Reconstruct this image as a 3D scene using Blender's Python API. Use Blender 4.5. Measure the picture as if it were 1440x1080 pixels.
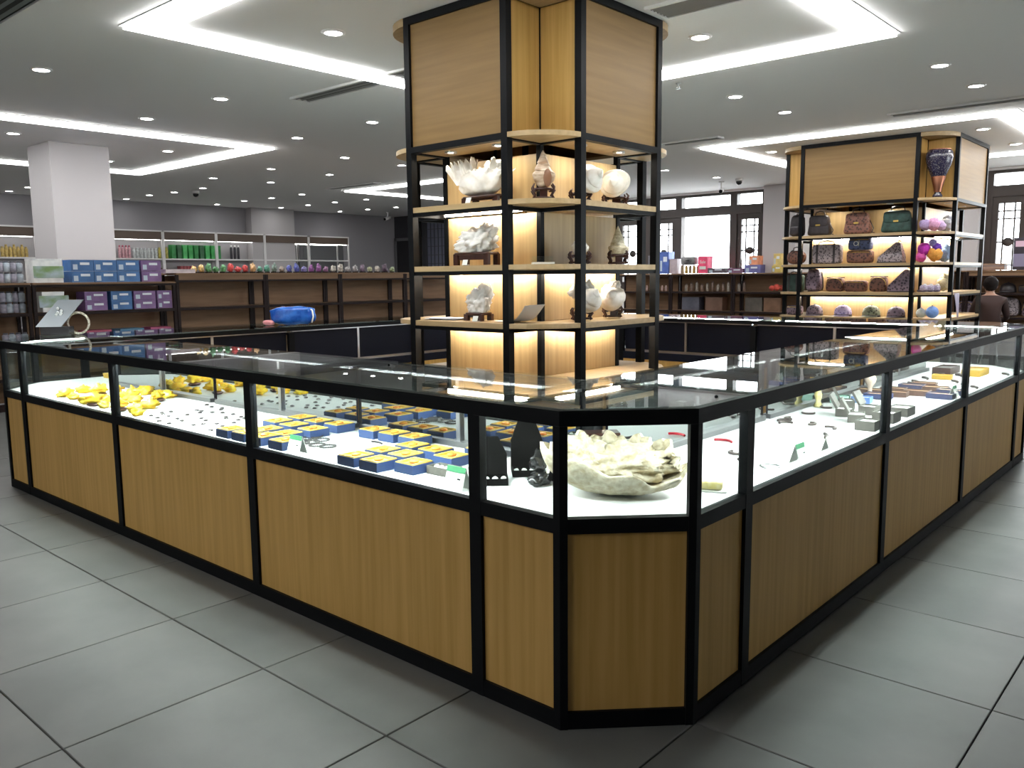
import bpy, math, random
import numpy as np
from mathutils import Vector, Matrix, noise

for o in list(bpy.data.objects):
    bpy.data.objects.remove(o)
random.seed(7)
S = bpy.context.scene
COL = S.collection
PI = math.pi

# ------------------------------------------------------------------ camera
FPX = 1174.75
CAM = Vector((1.211, -1.903, 1.3895))
CF = Vector((-0.65860683, 0.74167104, -0.12712634))
CR = Vector((0.74853059, 0.66302873, -0.00973959))
CU = Vector((-0.07706485, 0.10157252, 0.99183871))
cd = bpy.data.cameras.new('camera')
cd.sensor_fit = 'HORIZONTAL'; cd.sensor_width = 36.0; cd.lens = FPX / 1440 * 36
cd.clip_start = 0.02; cd.clip_end = 300
co = bpy.data.objects.new('camera', cd); COL.objects.link(co)
M = Matrix((CR, CU, -CF)).transposed().to_4x4(); M.translation = CAM
co.matrix_world = M
S.camera = co

def at(u, v, x=None, y=None, z=None):
    d = CF + CR * ((u - 720) / FPX) + CU * ((540 - v) / FPX)
    if z is not None: t = (z - CAM.z) / d.z
    elif x is not None: t = (x - CAM.x) / d.x
    else: t = (y - CAM.y) / d.y
    return CAM + d * t
def px(p):
    d = Vector(p) - CAM
    w = d.dot(CF)
    if w < 0.05: return None
    return 720 + FPX * d.dot(CR) / w, 540 - FPX * d.dot(CU) / w

# ------------------------------------------------------------------ world, exposure
W = bpy.data.worlds.new('daylight'); S.world = W
W.use_nodes = True
wn = W.node_tree.nodes; wn.clear()
wo = wn.new('ShaderNodeOutputWorld'); wb = wn.new('ShaderNodeBackground')
wb.inputs[0].default_value = (0.93, 0.97, 1.0, 1); wb.inputs[1].default_value = 10.0
W.node_tree.links.new(wb.outputs[0], wo.inputs[0])
S.view_settings.view_transform = 'Standard'
S.view_settings.look = 'None'
S.view_settings.gamma = 1.0
S.view_settings.use_curve_mapping = False
S.view_settings.exposure = 0.6
S.cycles.use_denoising = True
S.cycles.max_bounces = 10
S.cycles.transparent_max_bounces = 24
S.cycles.sample_clamp_indirect = 4.0
S.cycles.caustics_reflective = False
S.cycles.caustics_refractive = False
E_STRIP = 11.5      # ceiling light lines
E_DOWN = 40.0      # downlights
E_CASE = 190.0      # tubes in the showcases
E_SHELF = 72.0     # strips under the tower shelves
E_SPOT = 140.0

# ------------------------------------------------------------------ materials
MATS = {}
def mat(name, col=(0.8, 0.8, 0.8), rough=0.5, metal=0.0, emit=0.0, spec=0.5, ecol=None):
    if name in MATS: return MATS[name]
    m = bpy.data.materials.new(name); m.use_nodes = True
    b = m.node_tree.nodes['Principled BSDF']
    b.inputs['Base Color'].default_value = (*col, 1)
    b.inputs['Roughness'].default_value = rough
    b.inputs['Metallic'].default_value = metal
    b.inputs['Specular IOR Level'].default_value = spec
    if emit:
        b.inputs['Emission Color'].default_value = (*(ecol or col), 1)
        b.inputs['Emission Strength'].default_value = emit
    MATS[name] = m
    return m
def noisy(name, c1, c2, scale=(4, 4, 4), rough=0.5, detail=4, kind='noise', metal=0.0, bump=0.0, pos=(0.35, 0.65), spec=0.5, rnd=0.0):
    if name in MATS: return MATS[name]
    m = mat(name, c1, rough, metal, spec=spec)
    nt = m.node_tree; n = nt.nodes; L = nt.links
    b = n['Principled BSDF']
    tc = n.new('ShaderNodeTexCoord'); mp = n.new('ShaderNodeMapping')
    mp.inputs['Scale'].default_value = scale
    L.new(tc.outputs['Object'], mp.inputs['Vector'])
    oi = n.new('ShaderNodeObjectInfo')
    ad = n.new('ShaderNodeVectorMath'); ad.operation = 'ADD'
    cm = n.new('ShaderNodeVectorMath'); cm.operation = 'SCALE'; cm.inputs[0].default_value = (17.3, 9.1, 5.7)
    L.new(oi.outputs['Random'], cm.inputs['Scale'])
    L.new(mp.outputs[0], ad.inputs[0]); L.new(cm.outputs[0], ad.inputs[1])
    if kind == 'voronoi':
        t = n.new('ShaderNodeTexVoronoi'); t.inputs['Scale'].default_value = 1; out = t.outputs['Distance']
    else:
        t = n.new('ShaderNodeTexNoise'); t.inputs['Scale'].default_value = 1; t.inputs['Detail'].default_value = detail; out = t.outputs[0]
    L.new(ad.outputs[0], t.inputs['Vector'])
    r = n.new('ShaderNodeValToRGB')
    r.color_ramp.elements[0].position = pos[0]; r.color_ramp.elements[1].position = pos[1]
    r.color_ramp.elements[0].color = (*c1, 1); r.color_ramp.elements[1].color = (*c2, 1)
    L.new(out, r.inputs[0])
    src = r.outputs[0]
    if rnd:
        hv = n.new('ShaderNodeHueSaturation')
        mr = n.new('ShaderNodeMapRange'); mr.inputs['To Min'].default_value = 1 - rnd; mr.inputs['To Max'].default_value = 1 + rnd
        L.new(oi.outputs['Random'], mr.inputs['Value']); L.new(mr.outputs[0], hv.inputs['Value'])
        L.new(src, hv.inputs['Color']); src = hv.outputs[0]
    L.new(src, b.inputs['Base Color'])
    if bump:
        bp = n.new('ShaderNodeBump'); bp.inputs['Strength'].default_value = bump; bp.inputs['Distance'].default_value = 0.01
        L.new(out, bp.inputs['Height']); L.new(bp.outputs[0], b.inputs['Normal'])
    return m
def glassy(name, tint=(0.93, 0.98, 0.96), gl=1.0, rough=0.0):
    if name in MATS: return MATS[name]
    m = bpy.data.materials.new(name); m.use_nodes = True
    nt = m.node_tree; n = nt.nodes; n.clear(); L = nt.links
    o = n.new('ShaderNodeOutputMaterial'); mx = n.new('ShaderNodeMixShader')
    tr = n.new('ShaderNodeBsdfTransparent'); tr.inputs[0].default_value = (*tint, 1)
    g = n.new('ShaderNodeBsdfGlossy'); g.inputs['Roughness'].default_value = rough
    f = n.new('ShaderNodeFresnel'); f.inputs[0].default_value = 1.5
    k = n.new('ShaderNodeMath'); k.operation = 'MULTIPLY'; k.inputs[1].default_value = gl
    ge = n.new('ShaderNodeNewGeometry'); mr = n.new('ShaderNodeMapRange')      # same fresnel from either side of the pane
    mr.inputs['To Min'].default_value = 1.5; mr.inputs['To Max'].default_value = 1 / 1.5
    L.new(ge.outputs['Backfacing'], mr.inputs['Value']); L.new(mr.outputs[0], f.inputs[0])
    L.new(f.outputs[0], k.inputs[0]); L.new(k.outputs[0], mx.inputs[0])
    L.new(tr.outputs[0], mx.inputs[1]); L.new(g.outputs[0], mx.inputs[2]); L.new(mx.outputs[0], o.inputs[0])
    MATS[name] = m
    return m

BLACK = mat('black_metal', (0.0035, 0.004, 0.005), 0.45, spec=0.10)
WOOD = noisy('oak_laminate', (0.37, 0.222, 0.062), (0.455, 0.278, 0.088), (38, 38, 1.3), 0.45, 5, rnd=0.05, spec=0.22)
WOODH_DIM = noisy('oak_laminate_cross_dim', (0.172, 0.102, 0.036), (0.200, 0.121, 0.044), (1.5, 1.5, 30), 0.5, 5, rnd=0.04, spec=0.25)  # same oak with cross grain; weaker light on the upper panels put into the colour
WOODS = noisy('oak_shelf', (0.34, 0.24, 0.12), (0.42, 0.30, 0.16), (3, 30, 30), 0.45, 4)
GWOOD = noisy('brown_laminate', (0.195, 0.118, 0.068), (0.245, 0.15, 0.088), (2, 2, 22), 0.5, 4, rnd=0.06, spec=0.2)
CORE_LIT = noisy('oak_laminate_lit', (0.40, 0.275, 0.125), (0.48, 0.34, 0.165), (38, 38, 1.3), 0.42, 5, rnd=0.05)  # lighter copy of the same oak; glow of the shelf strips put into the colour
GDARK = mat('dark_brown_metal', (0.016, 0.009, 0.009), 0.5, spec=0.15)
GLASS = glassy('clear_glass')
WGLASS = glassy('window_glass', (0.97, 0.98, 0.98))
MIRROR = mat('mirror', (0.86, 0.88, 0.88), 0.02, 1.0)
CHROME = mat('brushed_aluminium', (0.55, 0.55, 0.56), 0.28, 1.0)
NAVY = mat('dark_navy_board', (0.006, 0.007, 0.014), 0.5, spec=0.12)
DECK = mat('white_deck', (0.86, 0.87, 0.87), 0.45)
WHITE = mat('white_paint', (0.85, 0.83, 0.84), 0.6)
WHITEM = mat('white_metal', (0.80, 0.79, 0.79), 0.4)
CEIL = mat('ceiling_paint', (0.90, 0.90, 0.895), 0.75)
GREYW = mat('grey_wall_paint', (0.30, 0.29, 0.31), 0.7)
DARKW = mat('dark_wall_paint', (0.035, 0.035, 0.042), 0.6)
TILE = noisy('cement_tile', (0.094, 0.097, 0.0925), (0.128, 0.130, 0.124), (2.2, 2.2, 2.2), 0.45, 6, bump=0.03, rnd=0.035, spec=0.28)
GROUT = noisy('grout', (0.10, 0.10, 0.10), (0.30, 0.30, 0.29), (5, 5, 5), 0.8)
WFRAME = mat('brown_window_frame', (0.045, 0.034, 0.03), 0.5)
LEDM = mat('led_line', (1, 1, 1), 0.5, emit=E_STRIP, ecol=(1.0, 0.99, 0.975))
DOWNM = mat('downlight_lens', (1, 1, 1), 0.5, emit=E_DOWN, ecol=(1.0, 0.985, 0.96))
CASEM = mat('case_tube', (1, 1, 1), 0.5, emit=E_CASE, ecol=(0.97, 1.0, 1.0))
CORNER_FILL = mat('corner_fill_tube', (1, 1, 1), 0.5, emit=E_CASE * .2, ecol=(0.97, 1.0, 1.0))  # weak fill glow for the added corner tubes
SHELFM = mat('shelf_strip', (1, 1, 1), 0.5, emit=E_SHELF, ecol=(1.0, 0.95, 0.85))
SHELFW = mat('shelf_strip_white', (1, 1, 1), 0.5, emit=E_SHELF * 1.0, ecol=(1.0, 0.975, 0.92))
SPOTM = mat('spot_lens', (1, 1, 1), 0.5, emit=E_SPOT, ecol=(1.0, 0.93, 0.80))

# ------------------------------------------------------------------ mesh builder
class MB:
    def __init__(s): s.v = []; s.f = []; s.sm = []
    def add(s, vs, fs, smooth=False):
        k = len(s.v); s.v += [tuple(p) for p in vs]
        s.f += [tuple(i + k for i in f) for f in fs]; s.sm += [smooth] * len(fs)
        return s
    def box(s, x0, x1, y0, y1, z0, z1):
        vs = [(x, y, z) for z in (z0, z1) for y in (y0, y1) for x in (x0, x1)]
        return s.add(vs, [(0, 2, 3, 1), (4, 5, 7, 6), (0, 1, 5, 4), (2, 6, 7, 3), (0, 4, 6, 2), (1, 3, 7, 5)])
    def bar(s, a, b, w, h, up=(0, 0, 1)):          # box along a segment
        a = Vector(a); b = Vector(b); d = (b - a).normalized(); u = Vector(up)
        sd = d.cross(u).normalized(); u = sd.cross(d)
        vs = [p + sd * (sx * w / 2) + u * (sz * h / 2) for p in (a, b) for sx, sz in ((-1, -1), (1, -1), (1, 1), (-1, 1))]
        return s.add(vs, [(0, 1, 2, 3), (7, 6, 5, 4), (0, 4, 5, 1), (1, 5, 6, 2), (2, 6, 7, 3), (3, 7, 4, 0)])
    def prism(s, pts, z0, z1):
        n = len(pts)
        vs = [(x, y, z0) for x, y in pts] + [(x, y, z1) for x, y in pts]
        return s.add(vs, [tuple(range(n - 1, -1, -1)), tuple(range(n, 2 * n))] + [(i, (i + 1) % n, n + (i + 1) % n, n + i) for i in range(n)])
    def lathe(s, prof, n=20, c=(0, 0, 0), caps=True):
        vs = []
        for r, z in prof:
            for i in range(n):
                a = 2 * PI * i / n
                vs.append((c[0] + r * math.cos(a), c[1] + r * math.sin(a), c[2] + z))
        fs = []
        for j in range(len(prof) - 1):
            for i in range(n):
                fs.append((j * n + i, j * n + (i + 1) % n, (j + 1) * n + (i + 1) % n, (j + 1) * n + i))
        s.add(vs, fs, True)
        k = len(s.v) - len(vs)
        if caps:
            if prof[0][0] > 1e-5: s.f.append(tuple(k + i for i in range(n - 1, -1, -1))); s.sm.append(False)
            if prof[-1][0] > 1e-5: s.f.append(tuple(k + (len(prof) - 1) * n + i for i in range(n))); s.sm.append(False)
        return s
    def tube(s, pts, rad, n=8, closed=False):
        pts = [Vector(p) for p in pts]; m = len(pts)
        vs = []; up = None
        for i, p in enumerate(pts):
            if closed: d = pts[(i + 1) % m] - pts[i - 1]
            else: d = pts[min(i + 1, m - 1)] - pts[max(i - 1, 0)]
            d.normalize()
            if up is None: up = Vector((0, 0, 1)) if abs(d.z) < 0.9 else Vector((1, 0, 0))
            sd = d.cross(up).normalized(); up = sd.cross(d).normalized()
            r = rad[i] if isinstance(rad, (list, tuple)) else rad
            for k in range(n):
                a = 2 * PI * k / n
                vs.append(p + sd * (r * math.cos(a)) + up * (r * math.sin(a)))
        fs = []
        for i in range(m if closed else m - 1):
            for k in range(n):
                a, b = i * n, ((i + 1) % m) * n
                fs.append((a + k, a + (k + 1) % n, b + (k + 1) % n, b + k))
        if not closed:
            fs += [tuple(range(n - 1, -1, -1)), tuple((m - 1) * n + k for k in range(n))]
        return s.add(vs, fs, True)
    def sup(s, a, b, c, e1=0.4, e2=0.4, o=(0, 0, 0), n=20, m=12, taper=0.0, fn=None):   # superellipsoid
        def pw(t, e): return math.copysign(abs(t) ** e, t)
        vs = []
        for j in range(m + 1):
            p = -PI / 2 + PI * j / m
            for i in range(n):
                t = 2 * PI * i / n
                x = a * pw(math.cos(p), e1) * pw(math.cos(t), e2); y = b * pw(math.cos(p), e1) * pw(math.sin(t), e2); z = c * pw(math.sin(p), e1)
                k = 1 - taper * (z / c + 1) / 2
                q = Vector((x * k, y * k, z))
                if fn: q = fn(q)
                vs.append((q.x + o[0], q.y + o[1], q.z + o[2]))
        fs = [(j * n + i, j * n + (i + 1) % n, (j + 1) * n + (i + 1) % n, (j + 1) * n + i) for j in range(m) for i in range(n)]
        return s.add(vs, fs, True)
    def grid(s, nu, nv, fn, smooth=True, wrapu=False):
        vs = [fn(i / (nu if wrapu else nu - 1), j / (nv - 1)) for j in range(nv) for i in range(nu)]
        fs = [(j * nu + i, j * nu + (i + 1) % nu, (j + 1) * nu + (i + 1) % nu, (j + 1) * nu + i) for j in range(nv - 1) for i in range(nu if wrapu else nu - 1)]
        return s.add(vs, fs, smooth)
    def mesh(s, name, m):
        me = bpy.data.meshes.new(name); me.from_pydata(s.v, [], s.f)
        me.polygons.foreach_set('use_smooth', s.sm)
        if m: me.materials.append(m)
        me.update()
        return me
    def build(s, name, m=None, parent=None, loc=None, rz=0):
        return obj(name, s.mesh(name, m), parent, loc, rz)
def obj(name, me, parent=None, loc=None, rz=0):
    o = bpy.data.objects.new(name, me); COL.objects.link(o)
    if parent: o.parent = parent
    if loc is not None: o.location = loc
    if rz: o.rotation_euler.z = rz
    return o
def tag(o, label=None, cat=None, group=None, kind=None):
    if label: o['label'] = label
    if cat: o['category'] = cat
    if group: o['group'] = group
    if kind: o['kind'] = kind
    return o
def thing(name, label, cat, loc=(0, 0, 0), rz=0, group=None, kind=None):
    o = bpy.data.objects.new(name, None); COL.objects.link(o)
    o.empty_display_size = 0.1
    o.location = loc; o.rotation_euler.z = rz
    return tag(o, label, cat, group, kind)
def kids(o): return [c for c in COL.objects if c.parent == o]
def copy_tree(o, loc=None, rz=None, label=None, group=None, parent=None, children=None):
    c = o.copy(); COL.objects.link(c); c.parent = parent
    if loc is not None: c.location = loc
    if rz is not None: c.rotation_euler.z = rz
    if label: c['label'] = label
    if group: c['group'] = group
    for ch in o.children: copy_tree(ch, parent=c)
    return c
def struct(o): return tag(o, kind='structure')
def bx(name, m, parent, *b): return MB().box(*b).build(name, m, parent)

ZC = 3.1
WX, NY, EX, SY = -17.2, 14.0, 7.0, -7.5       # room faces
# ------------------------------------------------------------------ floor
P = 0.68
floor = struct(MB().box(WX - .2, EX + .2, SY - .2, NY + .2, -0.12, -0.016).build('floor', GROUT))
tile_me = MB().add([(sx * (P / 2 - .0025 - b), sy * (P / 2 - .0025 - b), z) for z, b in ((-.014, 0), (-.002, 0), (0, .002)) for sx, sy in ((-1, -1), (1, -1), (1, 1), (-1, 1))],
                   [(0, 1, 5, 4), (1, 2, 6, 5), (2, 3, 7, 6), (3, 0, 4, 7), (4, 5, 9, 8), (5, 6, 10, 9), (6, 7, 11, 10), (7, 4, 8, 11), (8, 9, 10, 11)]).mesh('floor_tile', TILE)
rest = MB()
i0, i1 = int(WX / P) - 1, int(EX / P) + 1
nt_ = 0
for i in range(i0, i1 + 1):
    for j in range(-11, 22):
        x, y = (i + .5) * P, -0.37 + (j + .5) * P
        if not (WX < x < EX and SY < y < NY): continue
        inring = -5.3 < x < -0.0 and 0.1 < y < 5.4
        vis = False
        if not inring and (y < 0.4 or x > -0.5) and x > -7:
            for sx in (-.5, 0, .5):
                for sy in (-.5, 0, .5):
                    q = px((x + sx * P, y + sy * P, 0))
                    if q and -20 < q[0] < 1460 and 560 < q[1] < 1110: vis = True
        if vis:
            obj('floor_tile', tile_me, floor, (x, y, 0)); nt_ += 1
        else:
            h = P / 2 - .0025
            rest.add([(x - h, y - h, 0), (x + h, y - h, 0), (x + h, y + h, 0), (x - h, y + h, 0)], [(0, 1, 2, 3)])
tag(rest.build('floor_tile_field', TILE, floor), kind='stuff')
# ------------------------------------------------------------------ ceiling, walls
struct(MB().box(WX - .2, EX + .2, SY - .2, NY + .2, ZC, ZC + .2).build('ceiling', CEIL))
struct(MB().box(WX - .2, WX, SY - .2, NY + .2, 0, ZC).build('wall_west', GREYW))
struct(MB().box(EX, EX + .2, SY - .2, 8.6, 0, ZC).box(EX, EX + .2, 13.2, NY + .2, 0, ZC).box(EX, EX + .2, 8.6, 13.2, 0, .95).box(EX, EX + .2, 8.6, 13.2, 3.06, ZC).build('wall_east', WHITE))
struct(MB().box(WX, EX, SY - .2, SY, 0, ZC).build('wall_south', WHITE))
# north wall with openings
WIN = [(-9.75, -6.16, 0.95, 3.06), (-2.28, 1.3, 0.95, 3.06)]
nw = MB()
nw.box(-9.95, WIN[0][0], NY, NY + .2, 0, ZC)
nw.box(WIN[0][0], WIN[0][1], NY, NY + .2, 0, .95); nw.box(WIN[0][0], WIN[0][1], NY, NY + .2, 3.06, ZC)
nw.box(WIN[0][1], WIN[1][0], NY, NY + .2, 0, ZC)
nw.box(WIN[1][0], WIN[1][1], NY, NY + .2, 0, .95); nw.box(WIN[1][0], WIN[1][1], NY, NY + .2, 3.06, ZC)
nw.box(WIN[1][1], EX, NY, NY + .2, 0, ZC)
struct(nw.build('wall_north', WHITE))
struct(MB().box(WX, -9.95, NY - .12, NY + .2, 0, ZC).build('wall_northwest', DARKW))
struct(MB().box(-30, 20, NY + .2, 60, -.3, -.12).build('ground_outside', noisy('pavement', (0.45, 0.45, 0.44), (0.55, 0.55, 0.54), (1, 1, 1), .8)))
PILL = mat('pillar_paint', (0.50, 0.48, 0.49), 0.6)
def pillar(label, x0, x1, y0, y1):
    p = struct(thing('pillar', label, None, ((x0 + x1) / 2, (y0 + y1) / 2, 0)))
    MB().box(-(x1 - x0) / 2, (x1 - x0) / 2, -(y1 - y0) / 2, (y1 - y0) / 2, 0, ZC - .002).build('shaft', PILL, p)
    MB().box(-(x1 - x0) / 2 - .012, (x1 - x0) / 2 + .012, -(y1 - y0) / 2 - .012, (y1 - y0) / 2 + .012, 0, .12).build('skirting', mat('grey_skirting', (.2, .2, .2), .5), p)
pillar('square white pillar behind the blue and purple boxes', -10.72, -10.0, 2.22, 2.94)
pillar('white wall pillar above the white wall shelving', -17.2, -16.95, 9.2, 10.4)
pillar('white pier between the window and the bag tower', -6.1, -5.55, 13.75, 14.0)
pillar('white pier beside the lattice window', -2.95, -2.33, 13.8, 14.0)
# windows
def window(name, x0, x1, z0, z1, mull, zt):
    w = struct(thing(name, None, None, (x0, NY, 0)))
    def b(n, m, *a): return MB().box(*a).build(n, m, w)
    L = x1 - x0
    fr = MB()
    fr.box(0, .09, .02, .16, z0, z1).box(L - .09, L, .02, .16, z0, z1).box(.09, L - .09, .02, .16, z0, z0 + .08).box(.09, L - .09, .02, .16, z1 - .05, z1)
    fr.build('window_frame', WFRAME, w)
    b('window_sill', WHITEM, -.05, L + .05, -.12, .02, z0 - .04, z0)
    xs = [.09] + [m - x0 for m in mull] + [L - .09]
    for m in mull: b('mullion', WFRAME, m - x0 - .075, m - x0 + .075, .01, .17, z0 + .08, z1 - .05)
    b('transom', WFRAME, .09, L - .09, .0, .18, zt - .09, zt + .09)
    for k in range(len(xs) - 1):
        a, c = xs[k] + (.075 if k else 0), xs[k + 1] - (.075 if k < len(xs) - 2 else 0)
        b('pane', WGLASS, a, c, .08, .088, zt + .09, z1 - .05)
        b('pane', WGLASS, a, c, .08, .088, z0 + .08, zt - .09)
        if c - a < 0.8:                                   # lattice side light with its own sash
            sash = MB()
            for s0, s1 in ((a, a + .09), (c - .09, c)): sash.box(s0, s1, .04, .12, z0 + .08, zt - .09)
            sash.box(a + .09, c - .09, .04, .12, zt - .2, zt - .09).box(a + .09, c - .09, .04, .12, z0 + .08, z0 + .3)
            sash = sash.build('sash', WFRAME, w)
            la = MB(); ia, ic, iz0, iz1 = a + .09, c - .09, z0 + .3, zt - .2
            h = iz1 - iz0
            for q in (.25, .75): la.box(ia + (ic - ia) * q - .012, ia + (ic - ia) * q + .012, .06, .09, iz0, iz1)
            for q in (.1, .2, .5, .8, .9): la.box(ia, ic, .062, .088, iz0 + h * q - .012, iz0 + h * q + .012)
            la.lathe([(0, -.02), (.075, -.02), (.075, .02), (0, .02)], 16)
            n0 = len(la.v) - 64
            for q in range(n0, len(la.v)):
                vx, vy, vz = la.v[q]; la.v[q] = ((ia + ic) / 2 + vx, .075 + vz, iz0 + h * .5 + vy)
            la.build('lattice', WFRAME, sash)
    return w
window('window_1', *WIN[0], [-9.5 + .6, -8.13, -6.86], 2.7)
window('window_2', *WIN[1], [-1.62, -.3, .55], 2.72)
w4 = window('window_4', 0, 4.6, .95, 3.06, [1.15, 2.3, 3.45], 2.7)
w4.location = (EX, 13.2, 0); w4.rotation_euler.z = -PI / 2
# dark door and a lattice screen on the dark wall
dr = struct(thing('door_1', None, None, (-16.6, NY - .12, 0)))
MB().box(-.55, -.47, -.06, 0, 0, 2.5).box(.47, .55, -.06, 0, 0, 2.5).box(-.55, .55, -.06, 0, 2.42, 2.5).build('door_frame', mat('grey_door_frame', (.16, .16, .17), .4, .3), dr)
MB().box(-.47, .47, -.04, 0, 0.01, 2.42).build('door_leaf', mat('black_door', (.008, .008, .01), .5), dr)
MB().tube([(.38, -.05, 1.0), (.38, -.09, 1.0), (.38, -.09, 1.25), (.38, -.05, 1.25)], .012).build('door_handle', CHROME, dr)
ls = struct(thing('window_3', None, None, (-15.45, NY - .12, 0)))
MB().box(-.36, .36, -.03, 0, .6, 2.92).build('pane', mat('frosted_blue_glass', (.11, .12, .17), .4), ls)
la = MB()
for k in range(11): la.box(-.36, .36, -.045, -.03, .62 + k * .23 - .008, .62 + k * .23 + .008)
for k in range(6): la.box(-.36 + k * .144 - .008, -.36 + k * .144 + .008, -.047, -.031, .6, 2.92)
la.build('lattice', mat('lattice_dark', (.05, .05, .06), .5), ls)
MB().box(-.42, -.36, -.06, 0, .55, 2.97).box(.36, .42, -.06, 0, .55, 2.97).box(-.36, .36, -.06, 0, .55, .6).box(-.36, .36, -.06, 0, 2.92, 2.97).build('window_frame', DARKW, ls)

# ------------------------------------------------------------------ ceiling fittings
def strip_square(x0, x1, y0, y1, label):
    t = thing('ceiling_light_square', label, 'ceiling light', ((x0 + x1) / 2, (y0 + y1) / 2, ZC), group='square light lines in the ceiling')
    hx, hy, w = (x1 - x0) / 2, (y1 - y0) / 2, .22
    for a in ((-hx, hx, -hy, -hy + w), (-hx, hx, hy - w, hy), (-hx, -hx + w, -hy + w, hy - w), (hx - w, hx, -hy + w, hy - w)):
        MB().box(*a, -.028, -.001).build('light_line', LEDM, t)
    e = .02
    fr = MB()
    fr.box(-hx - e, hx + e, -hy - e, -hy, -.006, -.001).box(-hx - e, hx + e, hy, hy + e, -.006, -.001).box(-hx - e, -hx, -hy, hy, -.006, -.001).box(hx, hx + e, -hy, hy, -.006, -.001)
    fr.build('edge_trim', CEIL, t)
G = 7.67
strip_square(-4.65, -.86, .78, 4.62, 'large square light line in the ceiling around the shell tower')
strip_square(-4.55, -.84, 8.45, 12.3, 'large square light line in the ceiling around the bag tower')
strip_square(-12.4, -8.54, .78, 4.45, 'large square light line in the ceiling around the white pillar')
strip_square(-12.32, -8.5, 8.45, 12.3, 'large square light line in the ceiling near the dark wall')
strip_square(-4.65, -.86, -6.8, -3.1, 'added square light line out of view over the open floor')  # unseen square added to light the near counter fronts
dl0 = thing('downlight', 'round white downlight set flush in the ceiling', 'downlight', (0, 0, ZC), group='ceiling downlights')
MB().lathe([(.062, -.001), (.085, -.001), (.085, -.006), (.066, -.012), (.062, -.012), (.062, -.001)], 20, caps=False).build('trim_ring', WHITEM, dl0)
MB().lathe([(0, -.007), (.062, -.007), (.062, -.002), (0, -.002)], 20).build('lens', DOWNM, dl0)
DL = [(-6.31, .85), (-3.76, 1.85), (-1.94, 3.73), (-2.7, 5.79), (-2.68, 6.88), (-.9, 5.86), (-.87, 6.92), (-6.29, 2.42), (-7.75, 2.39), (-6.22, 4.19), (-7.67, 4.21),
      (-9.72, 1.74), (-9.78, 3.62), (-8.63, 5.65), (-10.42, 5.6), (-11.27, 3.47), (-8.7, 6.77), (-10.39, 6.68), (-12.02, 6.61), (-12.13, 5.57), (-13.69, 6.22), (-14.52, 8.22),
      (-15.48, 8.15), (-13.46, 8.25), (-14.77, 6.21), (-15.63, 6.12), (-16.7, 6.13), (-16.6, 3.88), (-15.68, 3.91), (-16.66, 8.17), (-16.5, 9.74), (-15.46, 9.79), (-14.45, 9.8),
      (-13.45, 9.89), (-15.51, 11.58), (-14.56, 11.69), (-16.5, 11.48), (-6.18, 10.24), (-6.07, 11.78), (-4.03, 9.54), (-1.4, 9.6), (-1.37, 11.24)]
for k, (x, y) in enumerate(DL):
    if k == 0: dl0.location = (x, y, ZC)
    else: copy_tree(dl0, (x, y, ZC))
def vent(label, x, y, lx, ly, n, dark=(.03, .03, .03)):
    t = thing('air_vent', label, 'vent', (x, y, ZC))
    MB().box(-lx / 2, lx / 2, -ly / 2, ly / 2, -.006, -.001).build('back_plate', mat('vent_dark%.2f' % dark[0], dark, .7), t)
    e = .022
    fr = MB()
    fr.box(-lx / 2 - e, lx / 2 + e, -ly / 2 - e, -ly / 2, -.02, -.001).box(-lx / 2 - e, lx / 2 + e, ly / 2, ly / 2 + e, -.02, -.001).box(-lx / 2 - e, -lx / 2, -ly / 2, ly / 2, -.02, -.001).box(lx / 2, lx / 2 + e, -ly / 2, ly / 2, -.02, -.001)
    fr.build('vent_frame', CEIL, t)
    for k in range(n):
        yy = -ly / 2 + ly * (k + .5) / n
        MB().add([(-lx / 2, yy - .012, -.006), (lx / 2, yy - .012, -.006), (lx / 2, yy + .006, -.018), (-lx / 2, yy + .006, -.018), (-lx / 2, yy - .009, -.005), (lx / 2, yy - .009, -.005), (lx / 2, yy + .009, -.017), (-lx / 2, yy + .009, -.017)],
                 [(0, 1, 2, 3), (7, 6, 5, 4), (0, 4, 5, 1), (3, 2, 6, 7), (0, 3, 7, 4), (1, 5, 6, 2)]).build('slat', mat('vent_slat%.2f' % dark[0], tuple(c * 6 + .12 for c in dark), .5), t)
vent('long slot air vent beside the light line of the shell tower', -4.95, 2.97, 1.65, .2, 3, (.02, .02, .02))
vent('slatted air vent right above the shell tower corner', -1.2, 3.02, 1.3, .24, 6)
vent('slot air vent in front of the bag tower', -1.1, 7.85, 1.6, .14, 2)
vent('slot air vent between the shell tower and the windows', -4.35, 7.85, .8, .12, 2)
vent('large dark ceiling grille over the open floor corner', -4.6, -.3, 1.9, .98, 14, (.012, .016, .014))
vent('slot air vent near the white wall shelving', -11.5, 8.0, 1.4, .12, 2)
def dome(label, x, y):
    t = thing('dome_camera', label, 'camera', (x, y, ZC))
    MB().lathe([(.07, 0), (.07, -.03), (.062, -.045), (0, -.045)], 20).build('housing', WHITEM, t)
    MB().lathe([(.055, -.045), (.052, -.075), (.036, -.1), (0, -.112)], 20).build('lens_dome', mat('black_dome', (.01, .01, .012), .1), t)
dome('black dome camera in the ceiling near the window', -5.9, 12.3)
p = at(275, 269, z=ZC); dome('black dome camera in the ceiling before the green boxes', p.x, p.y)
def bullet(label, x, y, rz):
    t = thing('security_camera', label, 'camera', (x, y, ZC), rz)
    MB().lathe([(.05, 0), (.05, -.02), (0, -.02)], 16).tube([(0, 0, -.02), (0, 0, -.1), (0, -.03, -.13)], .014).build('mount', WHITEM, t)
    MB().tube([(0, .09, -.14), (0, -.12, -.19)], .04, 12).build('camera_body', WHITEM, t)
    MB().tube([(0, -.12, -.19), (0, -.135, -.194)], .034, 12).build('lens', BLACK, t)
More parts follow.
